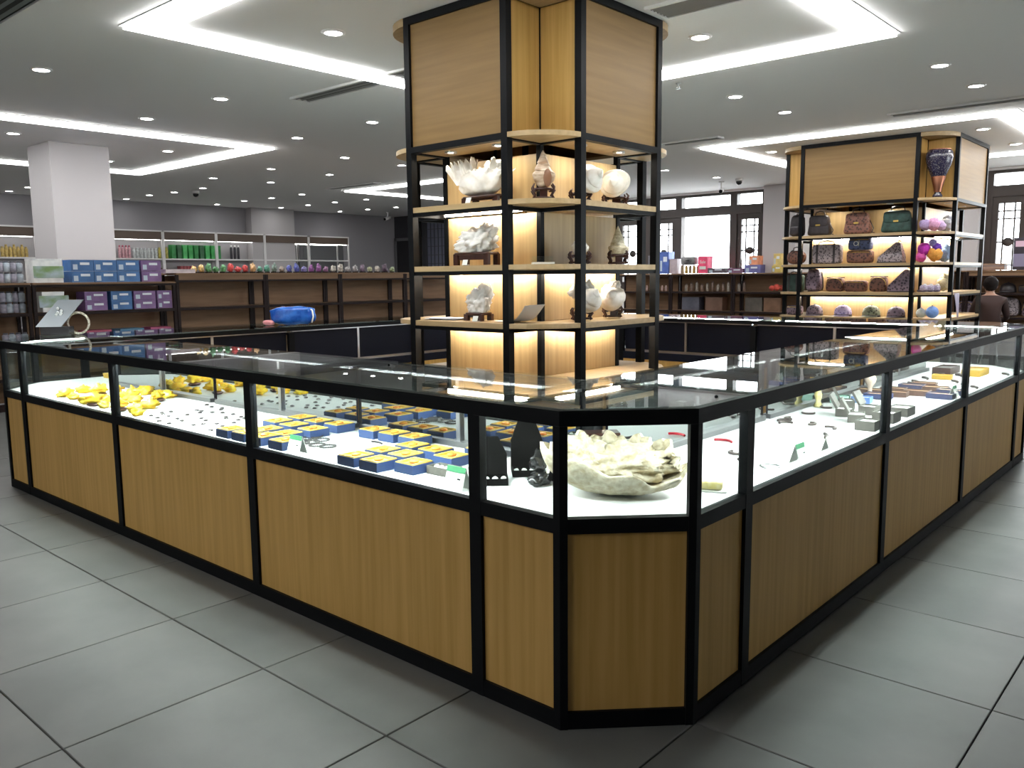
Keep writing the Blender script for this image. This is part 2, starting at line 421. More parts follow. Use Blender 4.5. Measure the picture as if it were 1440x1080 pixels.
bullet('white bullet camera hanging from the ceiling by the window', -6.35, 12.5, .4)
bullet('white bullet camera near the dark wall corner', -15.9, 12.55, .2)
p = at(954, 117, z=ZC)
t = thing('sprinkler', 'small sprinkler head below the ceiling light line', 'sprinkler', (p.x, p.y, ZC))
MB().lathe([(.025, 0), (.025, -.006), (.01, -.008), (.008, -.03), (0, -.03)], 12).build('stem', CHROME, t)
MB().lathe([(0, -.045), (.022, -.045), (.022, -.049), (0, -.049)], 12).bar((-.012, 0, -.03), (-.012, 0, -.046), .004, .004, (1, 0, 0)).bar((.012, 0, -.03), (.012, 0, -.046), .004, .004, (1, 0, 0)).build('deflector', CHROME, t)
p = at(409 + 670, 250, z=ZC)

# ------------------------------------------------------------------ showcase counters
D = .646; CH = .295; DZ = .668
RX, RY = -5.366, 5.49           # west and north outer faces
LS = (RX + 2 * D) / -3; LE = (RY - 2 * D) / 3
def counter(name, label, L, loc, rz, lit=True):
    t = thing(name, label, 'display counter', loc, rz, group='glass topped counters around the shell tower')
    pw = .0265
    for x in (0, L - pw):
        for y in (0, D - .03): bx('post', BLACK, t, x, x + pw, y, y + .03, 0, .95)
    def rail(n, y0, y1, z0, z1): bx(n, BLACK, t, 0 if 'top' in n else pw, L if 'top' in n else L - pw, y0, y1, z0, z1)
    rail('top_rail', 0, .034, .95, .997); rail('top_rail', D - .03, D, .965, .997)
    rail('middle_rail', 0, .032, .622, .668); rail('bottom_rail', 0, .03, 0, .055); rail('bottom_rail', D - .03, D, 0, .055)
    for x in (0, L - .02): bx('side_rail', BLACK, t, x, x + .02, .034, D - .03, .98, .994)
    bx('front_panel', WOOD, t, pw, L - pw, .012, .026, .055, .622)
    bx('side_panel', WOOD, t, .002, .012, .034, D - .032, .06, .62)
    bx('side_panel', WOOD, t, L - .012, L - .002, .034, D - .032, .06, .62)
    bx('deck', DECK, t, .001, L - .001, .033, D - .03, .63, DZ - .002)
    bx('front_glass', GLASS, t, pw, L - pw, .012, .017, .668, .95)
    bx('top_glass', GLASS, t, .002, L - .002, .002, D - .002, .997, 1.005)
    tb = MB().box(.03, L - .03, .037, .053, .958, .972).build('light_tube', CASEM if lit else DECK, t)
    bx('tube_holder', BLACK, tb, .03, L - .03, .034, .062, .974, .980)
    bx('door_track', CHROME, t, pw, L - pw, D - .07, D - .03, DZ - .002, DZ + .022)
    bx('door_track', CHROME, t, pw, L - pw, D - .06, D - .03, .955, .967)
    m = L / 2
    for k, (a, b, y) in enumerate(((pw, m + .02, D - .05), (m - .02, L - pw, D - .038))):
        d = bx('sliding_door', NAVY, t, a, b, y, y + .006, DZ + .022, .957)
        bx('mirror', MIRROR, d, a + .002, b - .002, y - .004, y, DZ + .022, .957)
        bx('door_edge', CHROME, d, (b - .022) if k == 0 else a, b if k == 0 else a + .022, y - .007, y + .008, DZ + .022, .957)
    for a, b in ((pw, m - .002), (m + .002, L - pw)):
        d = bx('cupboard_door', WOOD, t, a, b, D - .016, D - .002, .057, .60)
        bx('handle', CHROME, d, (a + b) / 2 - .06, (a + b) / 2 + .06, D - .002, D + .016, .55, .562)
    bx('back_rail', NAVY, t, pw, L - pw, D - .025, D - .001, .60, DZ)
    return t
names_s = ['glass counter with blue boxes and black stands, beside the clam corner', 'glass counter with blue boxes and many tiny pendants, two panels from the clam corner', 'glass counter full of yellow amber lumps, three panels from the clam corner']
for k in range(3):
    counter('display_counter', names_s[k], LS, (-D - (k + 1) * LS, 0, 0), 0)
names_e = ['glass counter with red and dark bracelets and grey boxes, beside the clam corner', 'glass counter with brown lidded boxes and bracelet rows', 'glass counter holding a yellow case and a dark case, last before the far corner']
for k in range(3):
    counter('display_counter', names_e[k], LE, (0, D + k * LE, 0), PI / 2)
for k in range(3):
    counter('display_counter', ['far counter facing the windows, next to the bracelet counter corner', 'far counter facing the windows, middle of its run', 'far counter facing the windows, next to the brown shelf corner'][k], LS, (-D - k * LS, RY, 0), PI)
for k in range(3):
    counter('display_counter', ['unlit dark backed counter on the brown shelf side, behind the shell tower', 'unlit dark backed counter under the blue pouch', 'unlit dark backed counter next to the bracelet stand corner'][k], LE, (RX, RY - D - k * LE, 0), -PI / 2, False)

def corner(label, loc, rz, sx=1):
    t = thing('corner_counter', label, 'display counter', loc, rz, group='glass topped counters around the shell tower')
    B, A, R, Gp, I = (-D, 0), (-CH, 0), (0, CH), (0, D), (-D, D)
    def inset(k):
        q = k * (math.sqrt(2) - 1)
        return [(-D, k), (-CH - q, k), (-k, CH + q), (-k, D)]
    o0, o1, o2 = inset(0), inset(.032), inset(.012)
    o3 = inset(.018); o4 = inset(.026); o5 = inset(.048); o6 = inset(.036); o7 = inset(.06)
    for k in range(3):
        for n, z0, z1, w in (('top_rail', .95, .997, o1), ('middle_rail', .622, .668, o1), ('bottom_rail', 0, .055, o1)):
            MB().prism([o0[k], o0[k + 1], w[k + 1], w[k]], z0, z1).build(n, BLACK, t)
        MB().prism([o2[k], o2[k + 1], o4[k + 1], o4[k]], .055, .622).build('front_panel', WOOD, t)
        MB().prism([o2[k], o2[k + 1], o3[k + 1], o3[k]], .668, .95).build('front_glass', GLASS, t)
    for k in range(3):
        tb = MB().prism([o6[k], o6[k + 1], o5[k + 1], o5[k]], .958, .970).build('light_tube', CORNER_FILL, t)  # tubes added to brighten the corner deck and clam, no lamp belongs here
        MB().prism([o1[k], o1[k + 1], o7[k + 1], o7[k]], .974, .980).build('tube_holder', BLACK, tb)
    pr_ = .042
    for q, dx, dy in ((A, 1, 0), (R, 0, 1)):
        s = pr_ / 2
        if q is A: pts = [(-CH - .024, -.001), (-CH + .002, -.001), (-CH + .019, .016), (-CH + .006, .033), (-CH - .024, .033)]
        else: pts = [(.001, CH - .002), (.001, CH + .024), (-.033, CH + .024), (-.033, CH - .006), (-.016, CH - .019)]
        MB().prism(pts, 0, .951).build('post', BLACK, t)
    bx('post', BLACK, t, -D, -D + .0265, -.0015, .03, 0, .95); bx('post', BLACK, t, -.03, .0015, D - .0265, D, 0, .95)
    bx('post', BLACK, t, -D, -D + .03, D - .03, D, 0, .95)
    MB().prism([o1[0], o1[1], o1[2], o1[3], (-D + .002, D - .002)], .63, DZ - .002).build('deck', DECK, t)
    tp = inset(.002); MB().prism([(-D + .002, .002), tp[1], tp[2], (-.002, D - .002), (-D + .002, D - .002)], .997, 1.005).build('top_glass', GLASS, t)
    for a, b in (((-D + .01, .034), (-D + .01, D - .03)), ((-.034, D - .01), (-D + .03, D - .01))):
        MB().bar((*a, .987), (*b, .987), .016, .012).build('side_rail', BLACK, t)
        MB().bar((*a, .34), (*b, .34), .01, .56).build('side_panel', WOOD, t)
    return t
corner('chamfered corner counter holding the giant clam shell', (0, 0, 0), 0)
corner('chamfered corner counter beyond the bracelet counters, facing the windows', (0, RY, 0), PI / 2)
corner('chamfered corner counter at the far side near the brown shelves and windows', (RX, RY, 0), PI)
corner('chamfered corner counter under the silver bracelet stand', (RX, 0, 0), -PI / 2)

# ------------------------------------------------------------------ shelf towers
def tower(label, cx, cy, w, d, levels, ztop, leds, panel, spots, skip, ledm):
    t = thing('shelf_tower', label, 'shelving', (cx, cy, 0))
    h = w / 2; pt = .025
    def rot(k):
        c, s = (1, 0, -1, 0)[k], (0, 1, 0, -1)[k]
        return lambda x, y: (c * x - s * y, s * x + c * y)
    CL = ZC - .002
    for k in range(4):
        r = rot(k)                           # k=0 south bay, 1 east, 2 north, 3 west
        def box(n, m, x0, x1, y0, y1, z0, z1, par=None):
            a, b = r(x0, y0), r(x1, y1)
            return bx(n, m, par or t, min(a[0], b[0]), max(a[0], b[0]), min(a[1], b[1]), max(a[1], b[1]), z0, z1)
        f = -h - d
        for x in (-h, h): box('post', BLACK, x - pt, x + pt, f - pt, f + pt, 0, CL)
        box('core_post', BLACK, h - .02, h + .015, -h - .015, -h + .02, 0, CL)
        # core wall, one panel between each pair of shelves
        zs = [0.02] + sorted(levels) + [ztop]
        for a, b in zip(zs[:-1], zs[1:]): box('core_panel', CORE_LIT, -h + .02, h - .02, -h - .004, -h + .012, a + .002, b - .06 if b != zs[0] else b)
        # closed upper box
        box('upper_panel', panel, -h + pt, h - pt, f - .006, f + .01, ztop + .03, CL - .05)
        for x in (-h, h): box('side_panel', WOOD, x - .008, x + .008, f + pt, -h, ztop + .03, CL - .05)
        box('upper_rail', BLACK, -h + pt, h - pt, f - pt, f + pt, CL - .05, CL)
        box('upper_rail', BLACK, -h + pt, h - pt, f - pt, f + pt, ztop - .01, ztop + .03)
        for x in (-h, h):
            box('upper_side_rail', BLACK, x - .018, x + .018, f + pt, -h - .015, CL - .05, CL)
            box('upper_side_rail', BLACK, x - .018, x + .018, f + pt, -h - .015, ztop - .01, ztop + .03)
        sf = box('soffit', WOODS, -h + .02, h - .02, f + pt, -h, ztop, ztop + .02)
        if k in spots:
            for q in (-.25, .25):
                X, Y = r(q * w, -h - d / 2)
                sp = MB().lathe([(.042, 0), (.042, -.012), (.034, -.012), (.034, -.002), (0, -.002)], 16, (X, Y, ztop), caps=False).build('spot', CHROME, t)
                MB().lathe([(0, -.004), (.034, -.004)], 16, (X, Y, ztop), caps=False).build('lens', SPOTM, sp)
        for li, z in enumerate(levels):
            box('shelf', WOODS, -h - pt, h + pt, f - pt + .004, -h, z - .035, z)
            for a in ((-h + pt, h - pt, f - .018, f + .018),):
                box('shelf_rail', BLACK, a[0], a[1], a[2], a[3], z - .06, z - .035)
            for x in (-h, h): box('shelf_side_rail', BLACK, x - .014, x + .014, f + pt, -h - .015, z - .06, z - .035)
            if (k, li) in leds: box('light_strip', ledm, -h + .05, h - .05, -h - .07, -h - .058, z - .05, z - .037)
        # quarter-round shelf in the notch clockwise of this bay (centre = core corner)
        for li, z in enumerate([CL, ztop + .03] + levels):
            if (k, li) in skip: continue
            q0 = r(h, -h)
            pts = [(h + .012, -h - .012)] + [(h + (d + pt) * math.cos(a) + .0, -h + (d + pt) * math.sin(a)) for a in [-PI / 2 + PI / 2 * i / 10 for i in range(11)]]
            pts = [(x if i else x, y) for i, (x, y) in enumerate(pts)]
            if li > 1: pts = [(h + .012, -h - .012), (h + pt, f - pt + .004), (h + d * .45, f + d * .02), (h + d * .82, f + d * .30), (h + d - d * .02, -h - d * .45), (h + d + pt - .004, -h - pt)]
            MB().prism([r(x, y) for x, y in pts], z - (.05 if li == 0 else .03), z).build('corner_shelf', WOODS, t)
    MB().box(-h + .012, h - .012, -h + .012, h - .012, 0, .02).build('base', BLACK, t)
    return t
T1 = (-2.71, 2.75, .865, .32); LV1 = [1.86, 1.465, 1.10, .735, .37]
allk = [(k, li) for k in range(4) for li in range(5)]
# strip li hangs under shelf li: shelf 0 (1.86) lights row two, and so on
leds1 = {(0, 0), (0, 1), (1, 1), (0, 2), (1, 2), (2, 1), (3, 1)}
tower('oak shelf tower carrying white shells and corals, inside the counter ring', *T1, LV1, 2.23, leds1, WOODH_DIM, {0, 1}, {(3, 2), (3, 3), (1, 2), (1, 3)}, SHELFM)
T2 = (-2.76, 10.41, 1.45, .357); LV2 = [1.90, 1.52, 1.145, .82, .45]
leds2 = {(0, 0), (0, 1), (0, 2), (1, 0), (1, 1), (1, 2)}
tower('wide oak shelf tower full of bags and hats near the windows', *T2, LV2, 2.28, leds2, WOODH_DIM, {0, 1}, set(), SHELFW)

# ------------------------------------------------------------------ brown shelf units
def shelf_unit(label, L, depth, levels, ztop, loc, rz, group, cap=True):
    t = thing('shelf_unit', label, 'shelving', loc, rz, group=group)
    for x in (0, L - .035):
        for y in (0, depth - .035): bx('post', GDARK, t, x, x + .035, y, y + .035, 0, ztop - .02)
    if cap:
        bx('top_board', GWOOD, t, 0, L, -.01, depth, ztop - .02, ztop)
        bx('top_fascia', GWOOD, t, .035, L - .035, .005, .02, ztop - .085, ztop - .02)
        bx('top_rail', GDARK, t, .035, L - .035, 0, .025, ztop - .11, ztop - .085)
    else:
        bx('top_board', GWOOD, t, 0, L, -.01, depth, ztop - .02, ztop)
        bx('top_rail', GDARK, t, .035, L - .035, 0, .025, ztop - .045, ztop - .02)
    for z in levels:
        s = bx('shelf', GWOOD, t, .035, L - .035, .01, depth - .04, z - .02, z)
        bx('shelf_rail', GDARK, s, .035, L - .035, 0, .012, z - .035, z)
    bx('back_panel', GWOOD, t, .0, L, depth - .012, depth, .05, ztop - .03)
    bx('kick_board', GDARK, t, .035, L - .035, .01, .03, 0, .08)
    return t
XW = -8.75
WG = 'brown shelf units in front of the white pillar'
lvl = [1.05, .66, .27]
shelf_unit('low brown shelf unit stacked with blue and purple boxes', 1.62, .4, [1.05, .72, .35], 1.375, (XW, 1.48, 0), PI / 2, WG, False)
shelf_unit('low brown shelf unit with printed tins, beside the boxed shelf', 1.2, .4, [1.05, .72, .35], 1.375, (XW, .26, 0), PI / 2, WG, False)
wl = ['empty brown shelf unit beside the purple boxes', 'empty brown shelf unit behind the blue pouch', 'empty brown shelf unit left of the shell tower, before the dark door', 'brown shelf unit behind the shell tower']
yy = 3.11
for k, L in enumerate((1.25, 1.22, 1.24, 1.3)):
    shelf_unit(wl[k], L, .4, lvl, 1.475, (XW, yy, 0), PI / 2, WG); yy += L + .004
YN = 13.25
NG = 'brown shelf units under the windows'
nl = ['brown shelf unit under the right end of the lattice window', 'brown shelf unit under the bright middle window', 'brown shelf unit under the left lattice window', 'brown shelf unit right behind the bag tower', 'brown shelf unit behind the bag tower, beside the white pier',
      'brown shelf unit with bags beside the lattice window pier', 'brown shelf unit under the far lattice window']
xs = [(-6.45, -5.1), (-7.85, -6.46), (-9.25, -7.86), (-3.7, -2.35), (-5.09, -3.71), (-2.34, -.98), (-.97, .4)]
for k, (a, b) in enumerate(xs):
    shelf_unit(nl[k], b - a, .42, [1.06, .68, .3], 1.42, (a, YN, 0), 0, NG, k > 4)
# white wall shelving
WWG = 'white wall shelving bays'
def wall_bay(label, y0, y1, mirror, loc):
    t = thing('wall_shelf_bay', label, 'shelving', (WX + .28, y0, 0), PI / 2, group=WWG)
    L = y1 - y0; d = .27
    for x in (0, L - .03): bx('upright', WHITEM, t, x, x + .03, 0, .04, 0, 2.48)
    bx('header', mat('brown_header', (.12, .085, .065), .6), t, .03, L - .03, .01, .03, 2.28, 2.45)
    bx('top_board', WHITEM, t, 0, L, 0, d, 2.45, 2.48)
    for z in (1.87, 1.42, .95, .5): bx('shelf', WHITEM, t, .03, L - .03, .01, d, z - .03, z)
    bx('back_panel', MIRROR if mirror else mat('grey_back', (.34, .33, .34), .6), t, 0, L, d - .012, d - .002, .05, 2.45)
    bx('light_strip', mat('cabinet_strip', (1, 1, 1), .5, emit=9, ecol=(1, .98, .95)), t, .05, L - .05, .05, .065, 2.266, 2.275)
    return t
ys = [3.1, 4.4, 5.7, 6.98, 8.25, 9.52, 10.79, 12.06]
bays = ['white wall bay with golden goods behind the pillar', 'white wall bay mostly hidden by the pillar', 'white wall bay with pink bottles and clear jars', 'white wall bay with a row of green boxes', 'white wall bay with dark bottles beside the green boxes', 'mirrored white wall bay under the wall pillar', 'mirrored white wall bay beside the dark corner']
for k in range(7): wall_bay(bays[k], ys[k], ys[k + 1] - .004, k > 4, None)

# ------------------------------------------------------------------ small goods
def C(name, c, rough=.45, metal=0.0): return mat(name, c, rough, metal)
NAVYB = C('navy_card', (.018, .042, .12), .5); YEL = noisy('yellow_satin', (.55, .32, .03), (.68, .47, .10), (30, 30, 30), .4)
AMBER = noisy('orange_amber', (.50, .13, .015), (.72, .34, .05), (40, 40, 40), .15)
GREYB = noisy('grey_brown_card', (.075, .07, .06), (.10, .095, .082), (60, 60, 60), .7)
BLKV = mat('black_velvet', (.003, .003, .003), .9, spec=.03); BLKG = C('black_gloss', (.012, .012, .013), .15)
CARDW = C('white_card', (.75, .78, .74), .6); CARDG = C('green_card', (.05, .24, .11), .6)
ROSE = noisy('rosewood', (.030, .010, .008), (.055, .018, .012), (30, 30, 30), .3)
SHELLW = noisy('white_shell', (.70, .64, .55), (.86, .83, .78), (14, 14, 14), .4, bump=.15)
SHELLC = noisy('cream_shell', (.56, .47, .30), (.86, .80, .64), (42, 42, 42), .5, detail=8, bump=.75)
SHELLB = noisy('banded_shell', (.34, .20, .11), (.75, .62, .48), (9, 9, 40), .35)
CORAL = noisy('white_coral', (.74, .72, .68), (.88, .86, .83), (30, 30, 30), .7, bump=.3)

def lump(name, m, r, seed, parent=None, sx=1, sy=1, sz=1, amp=.3, fr=2.0, n=18, mm=12, flat=True, octv=1):
    def fn(q):
        d = noise.noise(q / r * fr + Vector((seed * 3.1, seed * 1.7, seed)))
        for o in range(1, octv): d += noise.noise(q / r * fr * (2.2 ** o) + Vector((seed, 0, o * 5))) * .5 ** o
        k = 1 + amp * d
        z = q.z * k * sz
        if flat: z = max(z, -r * sz * .75)
        return Vector((q.x * k * sx, q.y * k * sy, z))
    b = MB().sup(r, r, r, 1, 1, n=n, m=mm, fn=fn)
    lo = min(v[2] for v in b.v); b.v = [(x, y, z - lo) for x, y, z in b.v]
    return b
# -- gift boxes with blue card base and yellow lining
gb = thing('gift_box', 'x', 'box', (0, 0, -5))
bb_ = MB().box(-.058, .058, -.058, .058, 0, .036)
for a in ((-.058, .058, -.058, -.053), (-.058, .058, .053, .058), (-.058, -.053, -.053, .053), (.053, .058, -.053, .053)): bb_.box(*a, .036, .046)
bb_.build('box_base', NAVYB, gb)
li_ = MB().box(-.052, .052, -.052, .052, .036, .041)
for a in ((-.054, .054, -.054, -.043), (-.054, .054, .043, .054), (-.054, -.043, -.043, .043), (.043, .054, -.043, .043)): li_.box(*a, .041, .051)
li_.build('lining', YEL, gb)
am = lump('p', AMBER, .022, 3, sz=.5, amp=.2, n=12, mm=8); am.v = [(x, y, z + .04) for x, y, z in am.v]
am.build('pendant', AMBER, gb)
first = [True]
def put(proto, u, v, zt, label, group, rz=0, z0=DZ, s=1):
    p = at(u, v, z=zt)
    if proto.get('used') is None:
        o = proto; o['used'] = 1
        o['label'] = label; o['group'] = group
    else:
        o = copy_tree(proto, label=label, group=group)
    o.location = (p.x, p.y, z0); o.rotation_euler.z = rz
    o.scale = (s, s, s * .85)
    return o
near = [(582, 644), (525, 645), (499, 636), (537, 629), (565, 636), (572, 622), (602, 628), (631, 634), (606, 615), (637, 621)]
used = []
def clampd(p, m=.06):
    if p.x < -D: p.y = min(max(p.y, .03 + m), D - .075 - m)
    elif p.y > D: p.x = max(min(p.x, -.03 - m), -D + .075 + m)
    else:
        p.x = max(min(p.x, -.05 - m), -D + .04 + m); p.y = max(min(p.y, D - .04 - m), .05 + m)
        ex = (p.x - p.y + CH) + .06 + m        # behind the chamfer
        if ex > 0: p.x -= ex / 2; p.y += ex / 2
    return p
def nudge(x, y, d, m=None):
    for _ in range(120):
        hit = False
        for (a, b, e) in used:
            g = (d + e) / 2 + .004
            if abs(x - a) < g and abs(y - b) < g:
                hit = True
                if abs(x - a) > abs(y - b) or _ % 7 > 4: x = a + (g + .001 if x > a else -g - .001)
                else: y = b + (g + .001 if y > b else -g - .001)
        c = clampd(Vector((x, y, 0)), d / 2 if m is None else m)
        if abs(c.x - x) + abs(c.y - y) > 1e-6: x, y = c.x, c.y; hit = True
        if not hit: break
    used.append((x, y, d))
    return x, y
def put_boxes(proto, pts, label, group, zt, d, sc=1.0, rz=0, ylo=.1, yhi=.53):
    for (u, v) in pts:
        o = put(proto, u, v, zt, label, group, rz, s=sc)
        c_ = clampd(o.location.copy())
        x, y = nudge(c_.x, c_.y, d)
        o.location.x, o.location.y = x, y
put_boxes(gb, near, 'blue gift box with yellow lining and amber pendant beside the black stands', 'blue gift boxes near the black stands', DZ + .05, .132, .91)
put_boxes(gb, [(403, 604), (369, 611), (440, 598), (477, 591), (448, 587), (415, 592), (377, 598), (391, 587), (425, 582), (332, 609), (305, 602), (352, 600)],
          'blue gift box with yellow lining behind the black bracelets', 'blue gift boxes behind the black bracelets', DZ + .05, .132, .91)
put_boxes(gb, [(690, 612), (712, 607)], 'blue gift box with yellow lining behind the tall black stand', 'blue gift boxes behind the tall black stand', DZ + .05, .132, .91)
# -- price cards
def card(u, v, label, w=.085, h=.075, rz=0, z=DZ, band=True):
    p = at(u, v, z=z)
    if rz: p.x = min(p.x, -.04)
    else: p.y = max(p.y, .04)
    t = thing('price_card', label, 'price card', (p.x, p.y, z), rz)
    def leaf(y0, y1, z0, z1, x0, x1, m, n, par):
        return MB().add([(x0, y0, z0), (x1, y0, z0), (x1, y1, z1), (x0, y1, z1), (x0, y0 + .002, z0), (x1, y0 + .002, z0), (x1, y1 + .002, z1), (x0, y1 + .002, z1)],
                        [(0, 1, 2, 3), (7, 6, 5, 4), (0, 4, 5, 1), (1, 5, 6, 2), (2, 6, 7, 3), (3, 7, 4, 0)]).build(n, m, par)
    leaf(0, h * .3, 0, h, -w / 2, w / 2, CARDW, 'front_leaf', t)
    leaf(h * .6, h * .3, 0, h, -w / 2, w / 2, CARDW, 'rear_leaf', t)
    if band:
        leaf(h * .215, h * .285, h * .76, h * 1.0, -w / 2, w / 2, CARDG, 'header_band', t)
        leaf(h * .125, h * .14, h * .47, h * .52, w * .15, w * .3, BLKV, 'print', t)
    return t
card(397, 641, 'green headed price card before the black bracelets')
card(625, 693, 'green headed price card beside the small glass goblet', .09, .08)
card(1151, 654, 'green headed price card among the dark bracelets', .08, .075, PI / 2)
card(1218, 640, 'plain white folded card before the grey boxes', .07, .06, PI / 2, band=False)
card(1391, 563, 'green headed price card by the blue edged box', .08, .07, PI / 2)
# -- rings of beads
def bracelet(u, v, r, m, label, group=None, a0=0, a1=2 * PI, th=.006, sq=1.0, rz=0, beads=True, cat='bracelet', name='bracelet'):
    p = at(u, v, z=DZ); p.y = min(p.y, RY - D - .1)
    if p.y > D + .3: p = clampd(p, .085)
    t = thing(name, label, cat, (p.x, p.y, DZ), rz, group=group)
    n = 22
    if beads:
        full = a1 - a0 > 6
        for half in (0, 1):
            b = MB()
            for i in range(n // 2):
                a = a0 + (a1 - a0) * (i + half * (n // 2)) / n
                b.lathe([(0, 0), (th * .8, th * .35), (th, th), (th * .8, th * 1.65), (0, th * 2)], 7, (r * math.cos(a), r * sq * math.sin(a), 0))
            o = b.build('bead_row', m, t)
            o['kind'] = 'stuff'
    pts = [(r * math.cos(a0 + (a1 - a0) * i / 24), r * sq * math.sin(a0 + (a1 - a0) * i / 24), th) for i in range(24 if a1 - a0 > 6 else 25)]
    MB().tube(pts, th * (.3 if beads else 1), 6, closed=a1 - a0 > 6).build('cord', m, t)
    return t
BLKB = C('black_beads', (.015, .013, .012), .25); REDB = C('red_beads', (.45, .015, .03), .3); DKB = C('dark_brown_beads', (.05, .035, .03), .3); SILV = C('silver', (.6, .6, .6), .25, 1)
for (u, v) in [(430, 618), (438, 623), (446, 627), (452, 620), (424, 624), (461, 629), (443, 615)]:
    bracelet(u, v, .034, BLKB, 'black bead bracelet lying in a heap behind the price card', 'heap of black bracelets', th=.005)
bracelet(512, 626, .16, BLKB, 'long black cord laid in a shallow bow before the blue boxes', a0=.25, a1=1.15, th=.005, beads=False, rz=.6, cat='necklace', name='necklace')
bracelet(505, 628, .10, BLKB, 'short black cord laid beside the blue boxes', a0=.2, a1=1.0, th=.004, beads=False, rz=.9, cat='necklace', name='necklace')
for (u, v, lb, rz) in [(1012, 623, 'red curved bracelet lying nearest the aluminium door track', .3), (1066, 642, 'red curved bracelet just behind a black counter post', 2.2), ]:
    bracelet(u, v, .05, REDB, lb, a0=.3, a1=2.2, th=.006, beads=False, rz=rz)
for (u, v) in [(1036, 638), (1040, 650), (1105, 596), (1098, 588), (1138, 597), (1166, 603), (1078, 590), (1118, 580), (1135, 571)]:
    bracelet(u, v, .03, DKB, 'small dark curved bangle scattered on the white deck', 'dark bangles scattered on the deck', a0=0, a1=3.2, th=.006, beads=False, rz=u * .7)
bracelet(1120, 613, .13, DKB, 'long dark bead string lying straight on the deck', a0=.9, a1=1.7, th=.008, beads=False, rz=-.9, cat='necklace', name='necklace')
bracelet(1118, 662, .035, SILV, 'silver bangle lying by the front glass', a0=0, a1=5, th=.004, beads=False)
for k, (u, v) in enumerate([(1294, 528), (1312, 528), (1336, 529), (1285, 533), (1260, 537), (1330, 538), (1343, 543), (1318, 548), (1268, 541), (1370, 547), (1356, 524), (1415, 525)]):
    bracelet(u, v, .07, DKB, 'dark bead string laid flat among the brown boxes', 'dark bead strings in the box counter', a0=.9, a1=2.2, th=.009, beads=False, rz=-.9, cat='necklace', name='necklace')
# -- black bust stands with trays
def bust(u, v, h, w, label):
    p = at(u, v, z=DZ)
    t = thing('necklace_stand', label, 'display stand', (p.x, p.y, DZ), .78)
    b = MB()
    b.add([(-w / 2, .0, .0), (w / 2, .0, .0), (w / 2, .05, .0), (-w / 2, .05, .0), (-w * .5, .03, h * .6), (w * .5, .03, h * .6), (w * .5, .05, h * .6), (-w * .5, .05, h * .6), (-w * .25, .045, h), (w * .25, .045, h), (w * .25, .06, h), (-w * .25, .06, h)],
          [(3, 2, 1, 0), (0, 1, 5, 4), (1, 2, 6, 5), (2, 3, 7, 6), (3, 0, 4, 7), (4, 5, 9, 8), (5, 6, 10, 9), (6, 7, 11, 10), (7, 4, 8, 11), (8, 9, 10, 11)])
    b.build('bust', BLKV, t)
    fr = MB().box(-w / 2, w / 2, -.075, -.07, 0, .024).box(-w / 2, w / 2, -.005, 0, 0, .024).box(-w / 2, -w / 2 + .006, -.07, -.005, 0, .024).box(w / 2 - .006, w / 2, -.07, -.005, 0, .024).box(-w / 2, w / 2, -.07, -.005, 0, .004)
    fr.build('tray', BLKV, t)
    for i in range(4):
        x = -w / 2 + w * (i + .5) / 4
        lump('r', CARDW, .012, i, amp=.2, n=10, mm=6).build('white_cushion', CARDW, t).location = (x, -.04, .004)
    return t
bust(690, 676, .15, .12, 'short black necklace stand with white ring tray, by the front glass')
bust(742, 664, .19, .12, 'tall black necklace stand with white ring tray, beside the clam')
p = at(625, 669, z=DZ)
t = thing('ring_tray', 'grey ring tray holding white beads behind the price card', 'tray', (p.x - .02, p.y + .02, DZ))
MB().box(-.06, .06, -.035, .035, 0, .006).box(-.06, .06, -.035, -.03, .006, .03).box(-.06, .06, .03, .035, .006, .03).box(-.06, -.055, -.03, .03, .006, .03).box(.055, .06, -.03, .03, .006, .03).build('tray', GREYB, t)
for k in range(4): MB().sup(.011, .011, .011, 1, 1, (-.04 + k * .026, 0, .02), 10, 8).build('bead', CARDW, t)
p = at(644, 690, z=DZ)
t = thing('goblet', 'small clear glass goblet beside the green price card', 'goblet', (p.x + .03, p.y + .05, DZ))
MB().lathe([(.02, 0), (.02, .003), (.004, .006), (.004, .03), (.016, .045), (.021, .06), (.022, .078), (.020, .078), (.019, .06), (.013, .047), (0, .042)], 16).build('glass_bowl', glassy('goblet_glass', (.85, .9, .9)), t)
# golden round box behind
p = Vector((-.59, .40, DZ))
t = thing('round_box', 'golden scalloped round box on a black riser', 'box', (p.x, p.y + .0, DZ))
MB().box(-.04, .04, -.04, .04, 0, .04).build('riser', BLKV, t)
MB().add(*(lambda n: ([(0.045 * (1 + .08 * math.cos(8 * 2 * PI * i / n)) * math.cos(2 * PI * i / n), .045 * (1 + .08 * math.cos(8 * 2 * PI * i / n)) * math.sin(2 * PI * i / n), z) for z in (.04, .062) for i in range(n)],
                       [tuple(range(n - 1, -1, -1)), tuple(range(n, 2 * n))] + [(i, (i + 1) % n, n + (i + 1) % n, n + i) for i in range(n)]))(32)).build('scalloped_body', YEL, t)
